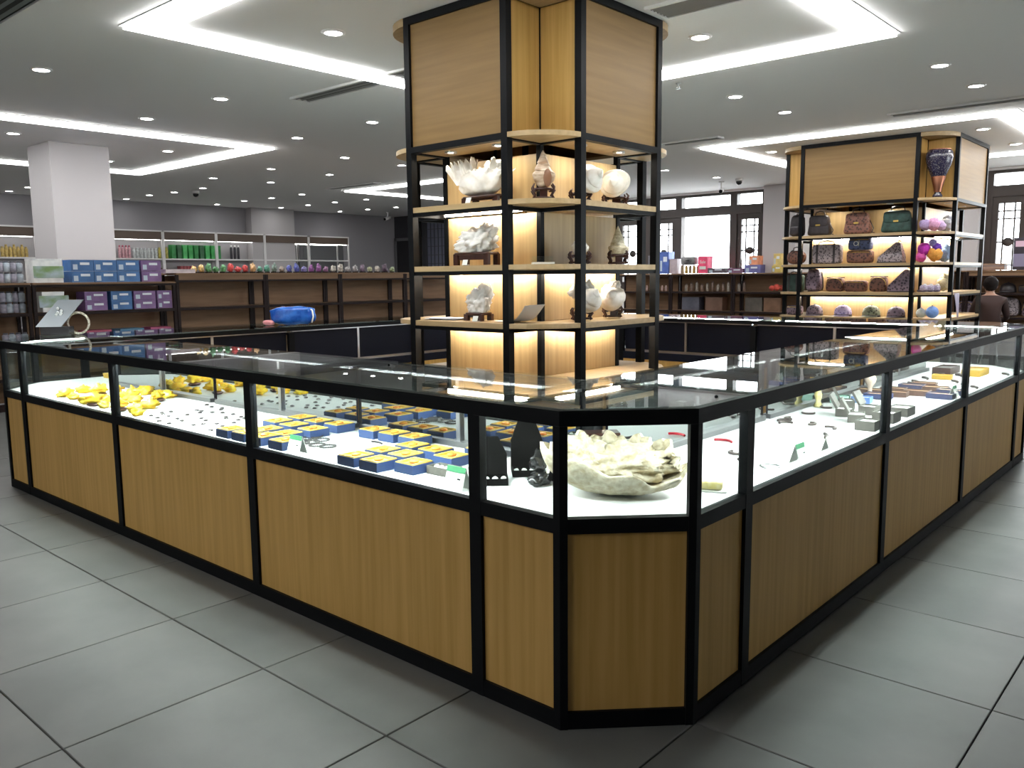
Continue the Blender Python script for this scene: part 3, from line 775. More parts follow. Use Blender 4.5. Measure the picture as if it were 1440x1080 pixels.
# dark wooden box behind the clam and black carved stone
p = Vector((-.545, .545, DZ))
t = thing('wooden_box', 'dark rosewood box standing behind the giant clam', 'box', (p.x, p.y, DZ), .78)
MB().box(-.07, .07, -.03, .03, 0, .15).build('body', ROSE, t)
for k in range(5): MB().box(-.068 + k * .0285, -.068 + k * .0285 + .014, -.034, -.03, .01, .14).build('slat', ROSE, t)
MB().box(-.074, .074, -.034, .034, .15, .16).build('lid', ROSE, t)
p = at(765, 682, z=DZ)
t = thing('carved_stone', 'glossy black carved stone leaning at the clam shell', 'ornament', (p.x - .02, p.y - .0, DZ))
o = lump('s', BLKG, .038, 11, sz=.7, amp=.5, fr=1.4, octv=3, n=24, mm=16).build('stone_foot', BLKG, t)
o = lump('s', BLKG, .026, 5, sz=1.5, amp=.6, fr=1.6, octv=3, n=24, mm=16).build('stone_head', BLKG, t); o.location = (-.005, .0, .045)

# -- giant clam
p0 = at(868, 704, z=DZ) + Vector((-.062, .070, 0))
clam = thing('giant_clam_shell', 'huge cream giant clam shell with ruffled edge in the corner counter', 'shell', (p0.x + .0, p0.y + .0, DZ), 0)
RR = Vector((CR.x, CR.y, 0)).normalized(); BB = Vector((-RR.y, RR.x, 0))      # broad side turned to the chamfer
def shell_sheet(b, nu, nv, fn, wrap, thick):
    k = len(b.v)
    b.grid(nu, nv, fn, True, wrapu=wrap)
    k2 = len(b.v)
    def f2(u, v):
        x, y, z = fn(u, v)
        c = Vector((x, y, 0)); d = c.normalized() * -thick if c.length > 1e-6 else Vector((0, 0, 0))
        return (x + d.x, y + d.y, z + thick * (1 - v) * 1.2)
    b.grid(nu, nv, f2, True, wrapu=wrap)
    for i in range(nu if wrap else nu - 1):
        j = (i + 1) % nu
        b.f.append((k + (nv - 1) * nu + i, k + (nv - 1) * nu + j, k2 + (nv - 1) * nu + j, k2 + (nv - 1) * nu + i)); b.sm.append(True)
    return b
def bowl(u, v):                                    # lower valve, mouth up; u=0 right, .25 back, .5 left, .75 front
    a = 2 * PI * u
    front = max(0, -math.sin(a))
    rim = .125 + .035 * -math.cos(a) - .035 * front * (1 + math.cos(a)) + .012 * math.cos(9 * a)
    pr_ = math.sin(v * PI / 2) ** .9
    fold = 1 + .055 * v * v * math.cos(9 * a) + .02 * noise.noise(Vector((math.cos(a) * 3, math.sin(a) * 3, v * 4)))
    rx = .245 * pr_ * fold; ry = .135 * pr_ * fold
    z = rim * (1 - math.cos(v * PI / 2)) ** .9 + .003 * noise.noise(Vector((a * 6, v * 14, 3)))
    q = RR * (rx * math.cos(a)) + BB * (ry * math.sin(a))
    return (q.x, q.y, max(0.0, z))
shell_sheet(MB(), 120, 26, bowl, True, .012).build('lower_valve', SHELLC, clam)
def ruffle(u, v):                                  # upper valve: crinkled wall rising behind the mouth
    a = PI * (1.08 - 1.16 * u)
    w_ = math.sin(u * PI * 13) * .6 + math.sin(u * PI * 29 + 1) * .4
    top = .185 - .05 * abs(u - .42) + .014 * w_ - .05 * max(0, u - .8) / .2
    z = .075 + (top - .075) * v
    rr = 1 - .10 * v + .09 * (v ** 1.5) * w_ + .03 * noise.noise(Vector((u * 30, v * 8, 1)))
    q = RR * (.225 * rr * math.cos(a)) + BB * (.115 * rr * math.sin(a))
    return (q.x, q.y, z + .01 * noise.noise(Vector((u * 40, v * 12, 5))))
shell_sheet(MB(), 160, 20, ruffle, False, .010).build('upper_valve', SHELLC, clam)
ins = lump('i', SHELLC, .12, 4, sx=1.55, sy=.75, sz=.62, amp=.35, fr=3.0, octv=4, n=64, mm=36)
Mz = math.atan2(RR.y, RR.x); o = ins.build('inner_fold', SHELLC, clam); o.rotation_euler.z = Mz; o.location = (BB.x * .02, BB.y * .02, .035)
o = lump('i', SHELLC, .07, 14, sx=1.2, sy=.7, sz=1.0, amp=.45, fr=3.0, octv=4, n=48, mm=30).build('inner_fold', SHELLC, clam); o.location = (RR.x * -.10 + BB.x * .02, RR.y * -.10 + BB.y * .02, .06)
# -- amber lumps and pendants of the third counter
YAMB = noisy('yellow_amber', (.80, .42, .015), (.92, .72, .06), (25, 25, 25), .2)
amb = [(104, 557), (122, 563), (140, 552), (150, 560), (118, 548), (92, 553), (133, 570), (150, 575), (175, 558), (186, 548), (190, 562), (205, 550), (218, 560), (182, 573), (196, 571), (228, 552), (168, 548), (108, 566), (168, 578), (246, 556)]
for k, (u, v) in enumerate(amb):
    p = at(u, v, z=DZ + .02)
    dark = k % 5 == 2
    t = thing('amber_lump', ('bright yellow amber lump on a dark slab' if dark else 'bright yellow amber lump lying on the white deck' if k % 4 else 'orange amber lump lying on the white deck'), 'amber', (p.x, p.y, DZ), k,
              group='yellow amber on dark slabs' if dark else 'yellow amber lumps on the deck' if k % 4 else 'orange amber lumps on the deck')
    p = clampd(p, .045); x, y = nudge(p.x, p.y, .112); t.location.x, t.location.y = x, y
    z = 0
    if dark: lump('b', BLKV, .045, k, sz=.3, amp=.15, n=12, mm=8).build('slab', ROSE, t); z = .02
    o = lump('a', YAMB if k % 4 else AMBER, .031 + .006 * (k % 3), k, sx=1.15, sy=.95, sz=.7, amp=.7, octv=3).build('stone', YAMB, t); o.location.z = z
pend = thing('pendant', 'x', 'pendant', (0, 0, -5))
lump('p', C('jade_dark', (.06, .05, .05), .3), .013, 2, sz=.5, amp=.3, n=9, mm=6).build('stone', C('jade_dark', (.06, .05, .05)), pend)
MB().tube([(.013 + .005 * math.cos(a * PI / 5), .005 * math.sin(a * PI / 5), .004) for a in range(10)], .0014, 5, True).build('loop', SILV, pend)
rnd = random.Random(3)
n_ = 0
for k in range(400):
    u, v = rnd.uniform(180, 345), rnd.uniform(560, 622)
    p = at(u, v, z=DZ)
    if not (.06 < p.y < .54 and -3.3 < p.x < -2.35) or any(abs(p.x - a) < (d + .04) / 2 and abs(p.y - b) < (d + .04) / 2 for a, b, d in used): continue
    used.append((p.x, p.y, .04)); put(pend, u, v, DZ, 'tiny dark pendant laid on the white deck beside the amber', 'tiny pendants laid on the deck', rz=k)
    n_ += 1
    if n_ > 34: break
# -- grey open boxes of the east counter
def lidbox(u, v, w, d, h, rz, label, m=GREYB, lid=True, inner=None, group=None, cat='box', name='lidded_box'):
    p = at(u, v, z=DZ); p.y = min(p.y, RY - D - .16)
    t = thing(name, label, cat, (p.x, p.y, DZ), rz, group=group)
    p = clampd(p, max(w, d) / 2 + .012); x, y = nudge(p.x, p.y, max(w, d), max(w, d) / 2 + .012); t.location.x, t.location.y = x, y
    e = .005
    b = MB().box(-w / 2, w / 2, -d / 2, d / 2, 0, .006)
    for a in ((-w / 2, w / 2, -d / 2, -d / 2 + e), (-w / 2, w / 2, d / 2 - e, d / 2), (-w / 2, -w / 2 + e, -d / 2 + e, d / 2 - e), (w / 2 - e, w / 2, -d / 2 + e, d / 2 - e)): b.box(*a, .006, h)
    b.build('box_base', m, t)
    MB().box(-w / 2 + e, w / 2 - e, -d / 2 + e, d / 2 - e, .006, h * .8).build('lining', inner or CARDW, t)
    if lid:
        lb = MB(); a = 1.05
        lb.add([(x, d / 2 + yy * math.cos(a) + zz * -math.sin(a), h + yy * math.sin(a) + zz * math.cos(a)) for x in (-w / 2, w / 2) for yy in (0, d * .95) for zz in (0, .012)],
               [(0, 1, 3, 2), (4, 6, 7, 5), (0, 4, 5, 1), (2, 3, 7, 6), (0, 2, 6, 4), (1, 5, 7, 3)])
        lb.build('lid', m, t)
    return t
GG = 'grey lidded boxes in the bracelet counter'
for k, (u, v, w, d, h, rz, lid) in enumerate([(1226, 604, .11, .09, .045, 1.57, False), (1204, 592, .12, .08, .04, 1.9, True), (1188, 584, .11, .08, .04, 1.8, True), (1222, 582, .1, .08, .045, 1.6, True), (1262, 594, .12, .1, .05, 1.57, False), (1285, 585, .13, .1, .045, 1.57, False), (1190, 572, .1, .08, .04, 2.0, True)]):
    lidbox(u, v, w, d, h, rz, 'open grey card box with its lid tilted back' if lid else 'grey card box without lid by the front glass', GREYB, lid, group=GG if lid else GG + ', lidless')
BRB = noisy('tan_lining', (.38, .20, .09), (.5, .32, .16), (20, 20, 20), .5)
for k, (u, v) in enumerate([(1325, 560), (1298, 556), (1316, 550), (1345, 555), (1276, 553), (1300, 544), (1235, 560), (1222, 553), (1253, 552), (1285, 547)]):
    lidbox(u, v, .14, .09, .03, 0.05 * (k % 3), 'dark blue edged box with tan bracelet lining' if k % 3 == 0 else 'dark brown edged box with tan bracelet lining', C('dark_blue_card', (.03, .04, .11), .5) if k % 3 == 0 else C('brown_card', (.10, .05, .035), .5), False, BRB, 'dark boxes with tan lining' if k % 3 else 'blue edged boxes with tan lining')
lidbox(1385, 522, .26, .12, .045, 1.57, 'bright yellow lined case lying open near the far corner', C('gold_card', (.55, .33, .03), .45), False, YEL)
lidbox(1392, 513, .26, .12, .05, 1.57, 'dark brown flat case behind the yellow case', ROSE, False, ROSE)
lidbox(1325, 533, .12, .08, .03, .1, 'yellow lined small box among dark bead strings', C('gold_card', (.55, .33, .03), .45), False, YEL)
p = at(1036, 684, z=DZ) + Vector((-.05, -.09, 0))
t = thing('sponge_block', 'pale yellow block on a white card behind the corner glass', 'block', (p.x, p.y, DZ), .4)
MB().sup(.04, .028, .014, .3, .3, (0, 0, .018), 16, 8).build('block', noisy('pale_yellow', (.65, .55, .18), (.75, .68, .35), (60, 60, 60), .8), t)
MB().box(-.055, .055, -.04, .04, 0, .003).build('card', CARDW, t)
lidbox(1180, 566, .09, .07, .035, .2, 'mint green small box behind the grey boxes', C('mint_card', (.30, .50, .42), .5), False, CARDW)
lidbox(1212, 566, .10, .08, .035, .1, 'blue and white small box behind the grey boxes', C('blue_white_card', (.10, .20, .50), .5), False, CARDW)
lidbox(1165, 562, .08, .06, .03, .3, 'dark green small box beside the pale figurine', C('green_dark_card', (.03, .10, .06), .5), False, C('green_dark_card', (.03, .10, .06)))
# yellow figurine and beige bust on the deck
p = at(1150, 572, z=DZ)
t = thing('figurine', 'pale yellow figurine standing among the grey boxes', 'figurine', (p.x, p.y, DZ))
MB().lathe([(.022, 0), (.024, .01), (.012, .03), (.018, .05), (.022, .07), (.012, .085), (.017, .1), (.014, .115), (0, .12)], 16).build('body', noisy('pale_yellow', (.65, .55, .18), (.75, .68, .35)), t)
p = at(1223, 556, z=DZ)
t = thing('earring_bust', 'beige earring bust beyond the grey boxes', 'display stand', (p.x, p.y, DZ))
MB().lathe([(.035, 0), (.035, .008), (.012, .02), (.012, .05), (.03, .08), (.034, .1), (.02, .13), (0, .135)], 16).build('body', C('beige_velvet', (.55, .43, .35), .8), t)
# west case: yellow box on card
for (u, v, lb, m) in ((91, 533, 'yellow box in the far case beside the black posts', YEL), (62, 528, 'blue flat box in the far case', NAVYB), (122, 523, 'dark flat box in the far case corner', BLKV)):
    p = at(u, v, z=DZ)
    t = thing('flat_box', lb, 'box', (-5.15 if m is not BLKV else -4.98, {'y': .78, 'b': .98, 'd': 1.2}[lb[0]], DZ), .1)
    MB().box(-.08, .08, -.05, .05, 0, .025).build('box_base', m, t); MB().box(-.082, .082, -.052, .052, .025, .035).build('lid', m, t)

# ------------------------------------------------------------------ things on the counters
p = at(82, 471, z=1.005)
t = thing('bracelet_stand', 'silver slanted board with ring of beads on a black block', 'display stand', (p.x + .03, p.y - .02, 1.007), .78)
MB().box(-.10, .10, -.03, .05, 0, .06).build('block', BLKG, t)
MB().add([(-.13, -.035, .06), (.05, -.035, .06), (.19, .03, .25), (.01, .03, .25), (-.13, -.023, .06), (.05, -.023, .06), (.19, .042, .25), (.01, .042, .25)], [(0, 1, 2, 3), (7, 6, 5, 4), (0, 4, 5, 1), (1, 5, 6, 2), (2, 6, 7, 3), (3, 7, 4, 0)]).build('board', C('silver_board', (.26, .29, .31), .3, .8), t)
MB().tube([(.13 + .075 * math.cos(a * PI / 14), .06, .082 + .075 * math.sin(a * PI / 14)) for a in range(28)], .008, 8, True).build('bead_ring', noisy('pale_beads', (.35, .3, .22), (.8, .76, .66), (90, 90, 90), .3), t)
for k in range(7):
    a = k * .9; r_ = .012 * (k % 3 + 1)
    MB().sup(.011, .006, .011, 1, 1, (.03 + r_ * math.cos(a), -.005, .155 + r_ * math.sin(a)), 10, 6).build('crystal', C('crystal', (.85, .88, .9), .05), t)
p = at(413, 457, z=1.005)
t = thing('zip_pouch', 'crinkled blue plastic pouch lying on the far counter', 'pouch', (p.x, p.y, 1.005), .75)
def cr(q):
    k = 1 + .10 * noise.noise(q * 22) + .05 * noise.noise(q * 60)
    return Vector((q.x * k, q.y * k, q.z * k))
b = MB().sup(.185, .07, .075, .55, .6, (0, 0, 0), 40, 22, fn=cr); lo = min(v[2] for v in b.v); b.v = [(x, y, z - lo) for x, y, z in b.v]
b.build('pouch_body', noisy('blue_plastic', (.005, .06, .36), (.02, .15, .60), (14, 14, 14), .25, bump=.4), t)
b = MB(); b.tube([(.165, -.06, .02), (.178, -.05, .07), (.168, -.04, .125), (.155, -.03, .13)], .007, 6).build('white_zip', CARDW, t)
b = MB()
b.sup(.05, .028, .022, .8, .8, (-.20, -.03, .024), 16, 10, fn=cr).build('pink_tissue', C('pink_paper', (.75, .30, .32), .6), t)

# ------------------------------------------------------------------ shells and corals on the tower
def seashell(m, R, turns, H, flare=1.0, rib=0, ribamp=.0, squash=1.0, seed=0, sp=0.0, k=.32, n=64, c=40, wob=0.03):
    """coiled shell: tapered foot, swollen body whorl, stepped spire with the apex up"""
    b = MB()
    body = min(.72, .35 + k)                       # share of the height taken by the body whorl
    def fn(u, v):
        a = 2 * PI * u
        if v < body:
            q = v / body; r = R * (.22 + .78 * math.sin(min(1, q * 1.15) * PI / 2) ** .8) * (1 - .25 * max(0, q - .8) / .2)
        else:
            q = (v - body) / (1 - body); r = R * .75 * (1 - q) ** (.9) + .002
        st = (v * turns * 1.3 + u) % 1.0
        if v > body * .75: r *= 1 - .16 * st ** 3
        lip = max(0, math.cos(a - .6)) ** 3 * max(0, math.sin(min(1, v / body) * PI)) * .35
        r *= 1 + lip + ribamp * math.cos(rib * a) + wob * noise.noise(Vector((math.cos(a) * 2, math.sin(a) * 2, v * 5 + R * 90)))
        z = v * (H + R * 1.5 * squash)
        return (r * math.cos(a), r * math.sin(a), z)
    b.grid(c, n, fn, True, wrapu=True)
    return b
def stand(t, w, h, d=None, m=ROSE):
    d = d or w * .7
    MB().sup(w / 2, d / 2, .008, .3, .8, (0, 0, h - .008), 20, 6).build('stand_top', m, t)
    for sx in (-1, 1):
        for sy in (-1, 1):
            x, y = sx * w * .42, sy * d * .36
            MB().tube([(x * .8, y * .8, h - .012), (x * 1.22, y * 1.15, h * .72), (x * .95, y * .95, h * .38), (x * 1.1, y * 1.1, .004)], [.012, .011, .008, .011], 7).build('stand_leg', m, t)
            MB().tube([(x * 1.12, y * 1.12, h * .72), (x * 1.2, y * 1.2, h * 1.05), (x * 1.02, y * 1.02, h * 1.35)], [.009, .008, .005], 6).build('stand_claw', m, t)
    MB().box(-w * .18, w * .18, -d * .38, -d * .34, .006, h - .01).build('apron', m, t)
    MB().tube([(w * .42 * math.cos(a * PI / 10), d * .36 * math.sin(a * PI / 10), .010) for a in range(20)], .007, 6, True).build('stand_foot_ring', m, t)
def slab(t, w, d, h, m=ROSE):
    MB().sup(w / 2, d / 2, .010, .25, .3, (0, 0, h - .01), 24, 6).build('stand_top', m, t)
    for sx in (-1, 1):
        for sy in (-1, 1): MB().box(sx * w * .42 - .02, sx * w * .42 + .02, sy * d * .36 - .012, sy * d * .36 + .012, 0, h - .012).build('stand_leg', m, t)
    MB().box(-w * .4, w * .4, -d * .38, -d * .34, h * .4, h - .015).build('apron', m, t)
cx1, cy1, w1, d1 = T1
YS = cy1 - w1 / 2 - d1 * .5; XE = cx1 + w1 / 2 + d1 * .5
def on(u, zs, y=None, x=None):
    p = at(u, 500, y=y, x=x); p.z = zs + .004
    return p
# row 1: great frilled shell
p = on(686, LV1[0], y=YS - .01); t = thing('frilled_shell', 'great white frilled shell on a long dark stand, upper shelf', 'shell', p); t.scale = (1.1, .95, 1.05)
slab(t, .30, .15, .05)
def fr(u, v):
    x = -.215 + .45 * v; a = 2 * PI * u
    env = max(.02, (1 - ((x + .03) / .19) ** 2)) ** .5 if -.21 < x < .15 else .02
    tail = max(0, (x - .05) / .19)
    if x > .05: env = max(env, .34 * (1 - tail))
    nn = noise.noise(Vector((x * 16, math.cos(a) * 1.8, math.sin(a) * 1.8))) * .016
    return (x, math.cos(a) * .075 * env + nn, .085 + math.sin(a) * .085 * env + nn * .7 + .06 * tail ** 1.5)
b = MB(); b.grid(40, 60, fr, True, wrapu=True); lo = min(v[2] for v in b.v); b.v = [(x, y, z - lo + .046) for x, y, z in b.v]
b.build('shell_body', SHELLW, t)
rg = random.Random(5)
for k in range(17):                                # upright frills, tall at both ends of the crest
    x = -.19 + .30 * (k % 9) / 8 + rg.uniform(-.01, .01)
    hh = (.13 if abs(x + .15) < .05 else .10 if abs(x - .05) < .05 else .065) * rg.uniform(.85, 1.1)
    wd = rg.uniform(.045, .065); ph = rg.uniform(0, 6); tw = rg.uniform(-.7, .7); lean = -.35 if x < -.1 else .3 if x > .02 else 0
    def leaf_(u, v, off=0):
        a = (u - .5) * 2
        w_ = wd * (.35 + .65 * v) * a
        z = hh * v * (1 - .22 * a * a) * (1 + .16 * v * math.sin(u * 22 + ph))
        y = .018 * math.sin(u * 9 + ph) * v + off + .01 * v
        return (w_ + lean * z, y, z)
    bb_ = MB(); bb_.grid(15, 10, leaf_); q0 = len(bb_.v); bb_.grid(15, 10, lambda u, v: leaf_(u, v, .009))
    for i in range(14): bb_.f.append((9 * 15 + i, 9 * 15 + i + 1, q0 + 9 * 15 + i + 1, q0 + 9 * 15 + i)); bb_.sm.append(True)
    o = bb_.build('frill', SHELLW, t); o.location = (x, -.035 + .05 * (k // 9), .135 - .02 * (k // 9) * 0 + (.02 if -.15 < x < .05 else -.01)); o.rotation_euler.z = tw
def pcard(u, zs, y, label):
    p = on(u, zs, y=y); t = thing('price_card', label, 'price card', p)
    MB().add([(-.022, 0, 0), (.022, 0, 0), (.022, .012, .035), (-.022, .012, .035), (-.022, .002, 0), (.022, .002, 0), (.022, .014, .035), (-.022, .014, .035)], [(0, 1, 2, 3), (7, 6, 5, 4), (0, 4, 5, 1), (1, 5, 6, 2), (2, 6, 7, 3), (3, 7, 4, 0)]).build('front_leaf', CARDW, t)
    MB().box(-.022, .022, .012, .03, 0, .002).build('foot', CARDW, t)
yf = cy1 - w1 / 2 - d1 - .005
pcard(661, LV1[0], yf + .02, 'white price card before the great frilled shell')
pcard(655, LV1[1], yf + .02, 'white price card before the wide rosewood stand')
pcard(668, LV1[2], yf + .02, 'white price card before the coral on the papers shelf')
# conch in the notch
nx, ny = cx1 + w1 / 2 + .13, cy1 - w1 / 2 - .13
t = thing('conch_shell', 'pointed brown and white conch on a carved stand in the tower corner', 'shell', (nx, ny, LV1[0] + .004), .78)
stand(t, .13, .07)
o = seashell(SHELLB, .068, 4, .13, squash=1.0, k=.15).build('shell_body', SHELLB, t); o.location = (0, 0, .066)
MB().sup(.026, .012, .055, 1, 1, (.022, -.062, .125), 14, 10).build('shell_mouth', C('shell_mouth', (.20, .09, .045), .4), t)
def stood_shell(u, li, label, R, H, turns, x=None, y=None, m=SHELLW, sw=.12, sh=.06, k=.3, squash=1.0, tilt=(0, 0, 0), rib=0, ribamp=0, name='sea_shell', wob=0, frills=0):
    p = on(u, LV1[li], x=x, y=y)
    t = thing(name, label, 'shell', p, .78)
    stand(t, sw, sh)
    o = seashell(m, R, turns, H, k=k, squash=squash, rib=rib, ribamp=ribamp, wob=wob).build('shell_body', m, t); o.location = (0, 0, sh - .012); 
    if tilt != (0, 0, 0):
        o.rotation_euler = tilt; bpy.context.view_layer.update()
        zs = [(o.matrix_basis @ v.co).z for v in o.data.vertices]; o.location.z += sh - .012 - min(zs)
    for q in range(frills):
        a = q * 2.4
        f = lump('f', m, R * .45, q + 40, sx=.9, sy=.9, sz=1.1, amp=.6, octv=3, n=20, mm=14, flat=False).build('knob', m, t)
        f.location = (R * .55 * math.cos(a), R * .55 * math.sin(a), sh + R * (.5 + .35 * (q % 3)))
    return t
stood_shell(816, 0, 'round white helmet shell on a carved stand behind a black post', .095, .08, 3, x=XE + .02, k=.25, squash=1.0, tilt=(1.2, 0, .6), sw=.13)
stood_shell(864, 0, 'smooth white melon shell on a carved stand, upper shelf end', .095, .06, 3, x=XE, k=.25, squash=.85, tilt=(1.4, .2, -.4), sw=.16, sh=.06)
stood_shell(815, 1, 'small pale shell on a carved stand in the dark shelf', .055, .05, 4, x=XE + .02, sw=.13, sh=.06)
stood_shell(868, 1, 'tall pointed cone shell on a carved stand in the dark shelf', .07, .14, 7, x=XE, m=SHELLC, k=.02, squash=.6, sw=.12, sh=.07)
stood_shell(818, 2, 'bright knobbly white shell on a carved stand behind a black post', .085, .09, 3, x=XE + .02, tilt=(.9, 0, .5), frills=6, sw=.13)
stood_shell(861, 2, 'bright rounded white shell on a carved stand, lower shelf end', .085, .09, 3, x=XE, tilt=(1.1, 0, -.3), frills=3, sw=.12)
# corals
def coral(u, li, label, w, h, seed, slabw, slabh, n=1, m=CORAL):
    p = on(u, LV1[li], y=YS - .03); t = thing('coral', label, 'coral', p)
    slab(t, slabw, .13, slabh)
    b = lump('c', m, w / 2, seed, sx=1, sy=.55, sz=h / w, amp=.42, fr=2.6, octv=4, n=72, mm=44)
    # higher on one side as a sloping rock
    b.v = [(x, y, z * (1 + .45 * x / w) + slabh - .002) for x, y, z in b.v]
    b.build('coral_body', m, t)
coral(672, 1, 'large white coral block on a wide rosewood stand', .31, .185, 9, .33, .085)
coral(674, 2, 'small white coral block on a black stand above the papers', .19, .19, 15, .15, .055)
# shells of the west bay
XWb = cx1 - w1 / 2 - d1 * .55
for (u, li, lb, R) in ((624, 2, 'white shell on a dark stand on the far side of the tower', .09), (627, 0, 'pale shell on the far side of the upper tower shelf', .08)):
    p = on(u, LV1[li], y=cy1 - w1 / 2 + .05)
    t = thing('sea_shell', lb, 'shell', (XWb, cy1 - .12, LV1[li] + .004), .5)
    stand(t, .13, .07); o = seashell(SHELLW, R, 4, .12, k=.22).build('shell_body', SHELLW, t); o.location.z = .06
t = thing('vase', 'small dark bellied vase on the far side of the tower', 'vase', (XWb, cy1 - .15, LV1[1] + .003))
MB().lathe([(.04, 0), (.075, .02), (.08, .07), (.06, .11), (.03, .12), (.028, .135), (.045, .15), (.04, .15), (.022, .135), (0, .12)], 24).build('vase_body', C('vase_dark', (.03, .04, .06), .3), t)
MB().tube([(.028 * math.cos(a * PI / 8), .028 * math.sin(a * PI / 8), .128) for a in range(16)], .005, 6, True).build('neck_ring', CHROME, t)
# acrylic ledge in the notch, papers
t = thing('acrylic_tray', 'small clear acrylic tray with a white edge in the tower corner', 'tray', (nx - .02, ny + .02, LV1[1] + .003), .78)
MB().box(-.07, .07, -.04, .04, .0, .012).build('tray_base', CARDW, t); MB().box(-.068, .068, .03, .034, .012, .05).build('clear_back', GLASS, t)
def paper(label, x, y, z, rz, w=.15, d=.21, curl=.0, n=3, seed=1):
    t = thing('paper_sheets', label, 'paper', (x, y, z), rz)
    for k in range(n):
        o = MB().grid(9, 9, lambda u, v: ((u - .5) * w, (v - .5) * d, .002 + k * .004 + curl * max(0, u - .45) ** 2 + .006 * noise.noise(Vector((u * 3, v * 3, k + seed))) ** 2)).build('sheet', C('paper_white', (.72, .74, .80), .7), t)
        o.rotation_euler.z = (k - 1) * .15
    return t
paper('loose white paper sheets lying on the tower shelf left of the coral', cx1 - .27, YS - .02, LV1[2] + .003, .3, .26, .17)
paper('curled white paper sheet lying on the tower shelf right of the coral', cx1 + .40, YS - .02, LV1[2] + .003, 0, .30, .16, .35, 2, 5)
# ------------------------------------------------------------------ bags and hats on the second tower
cx2, cy2, w2, d2 = T2
YS2 = cy2 - w2 / 2 - d2 * .52
def pat(name, c1, c2, sc=30): return noisy(name, c1, c2, (sc, sc, sc), .6, kind='voronoi', pos=(.2, .55))
BG = {'brown': pat('brown_print', (.03, .012, .012), (.16, .07, .05)), 'plum': pat('plum_print', (.025, .015, .03), (.20, .15, .20)), 'dark': noisy('dark_leather', (.012, .010, .012), (.03, .022, .026), (20, 20, 20), .45),
      'green': noisy('dark_green_cloth', (.006, .022, .018), (.02, .06, .05), (14, 14, 14), .6), 'blue': pat('navy_print', (.012, .02, .06), (.07, .10, .22)), 'grey': pat('grey_print', (.03, .025, .03), (.28, .24, .26), 40),
      'lilac': pat('lilac_print', (.13, .09, .22), (.42, .36, .55)), 'olive': pat('olive_print', (.03, .035, .02), (.22, .24, .16))}
CLASP = C('brass', (.6, .42, .12), .3, 1)
def handle(t, x0, x1, z, h, m, y=0): MB().tube([(x0, y, z), (x0 * .9 + x1 * .1, y, z + h * .8), ((x0 + x1) / 2, y, z + h), (x0 * .1 + x1 * .9, y, z + h * .8), (x1, y, z)], .007, 7).build('handle', m, t)
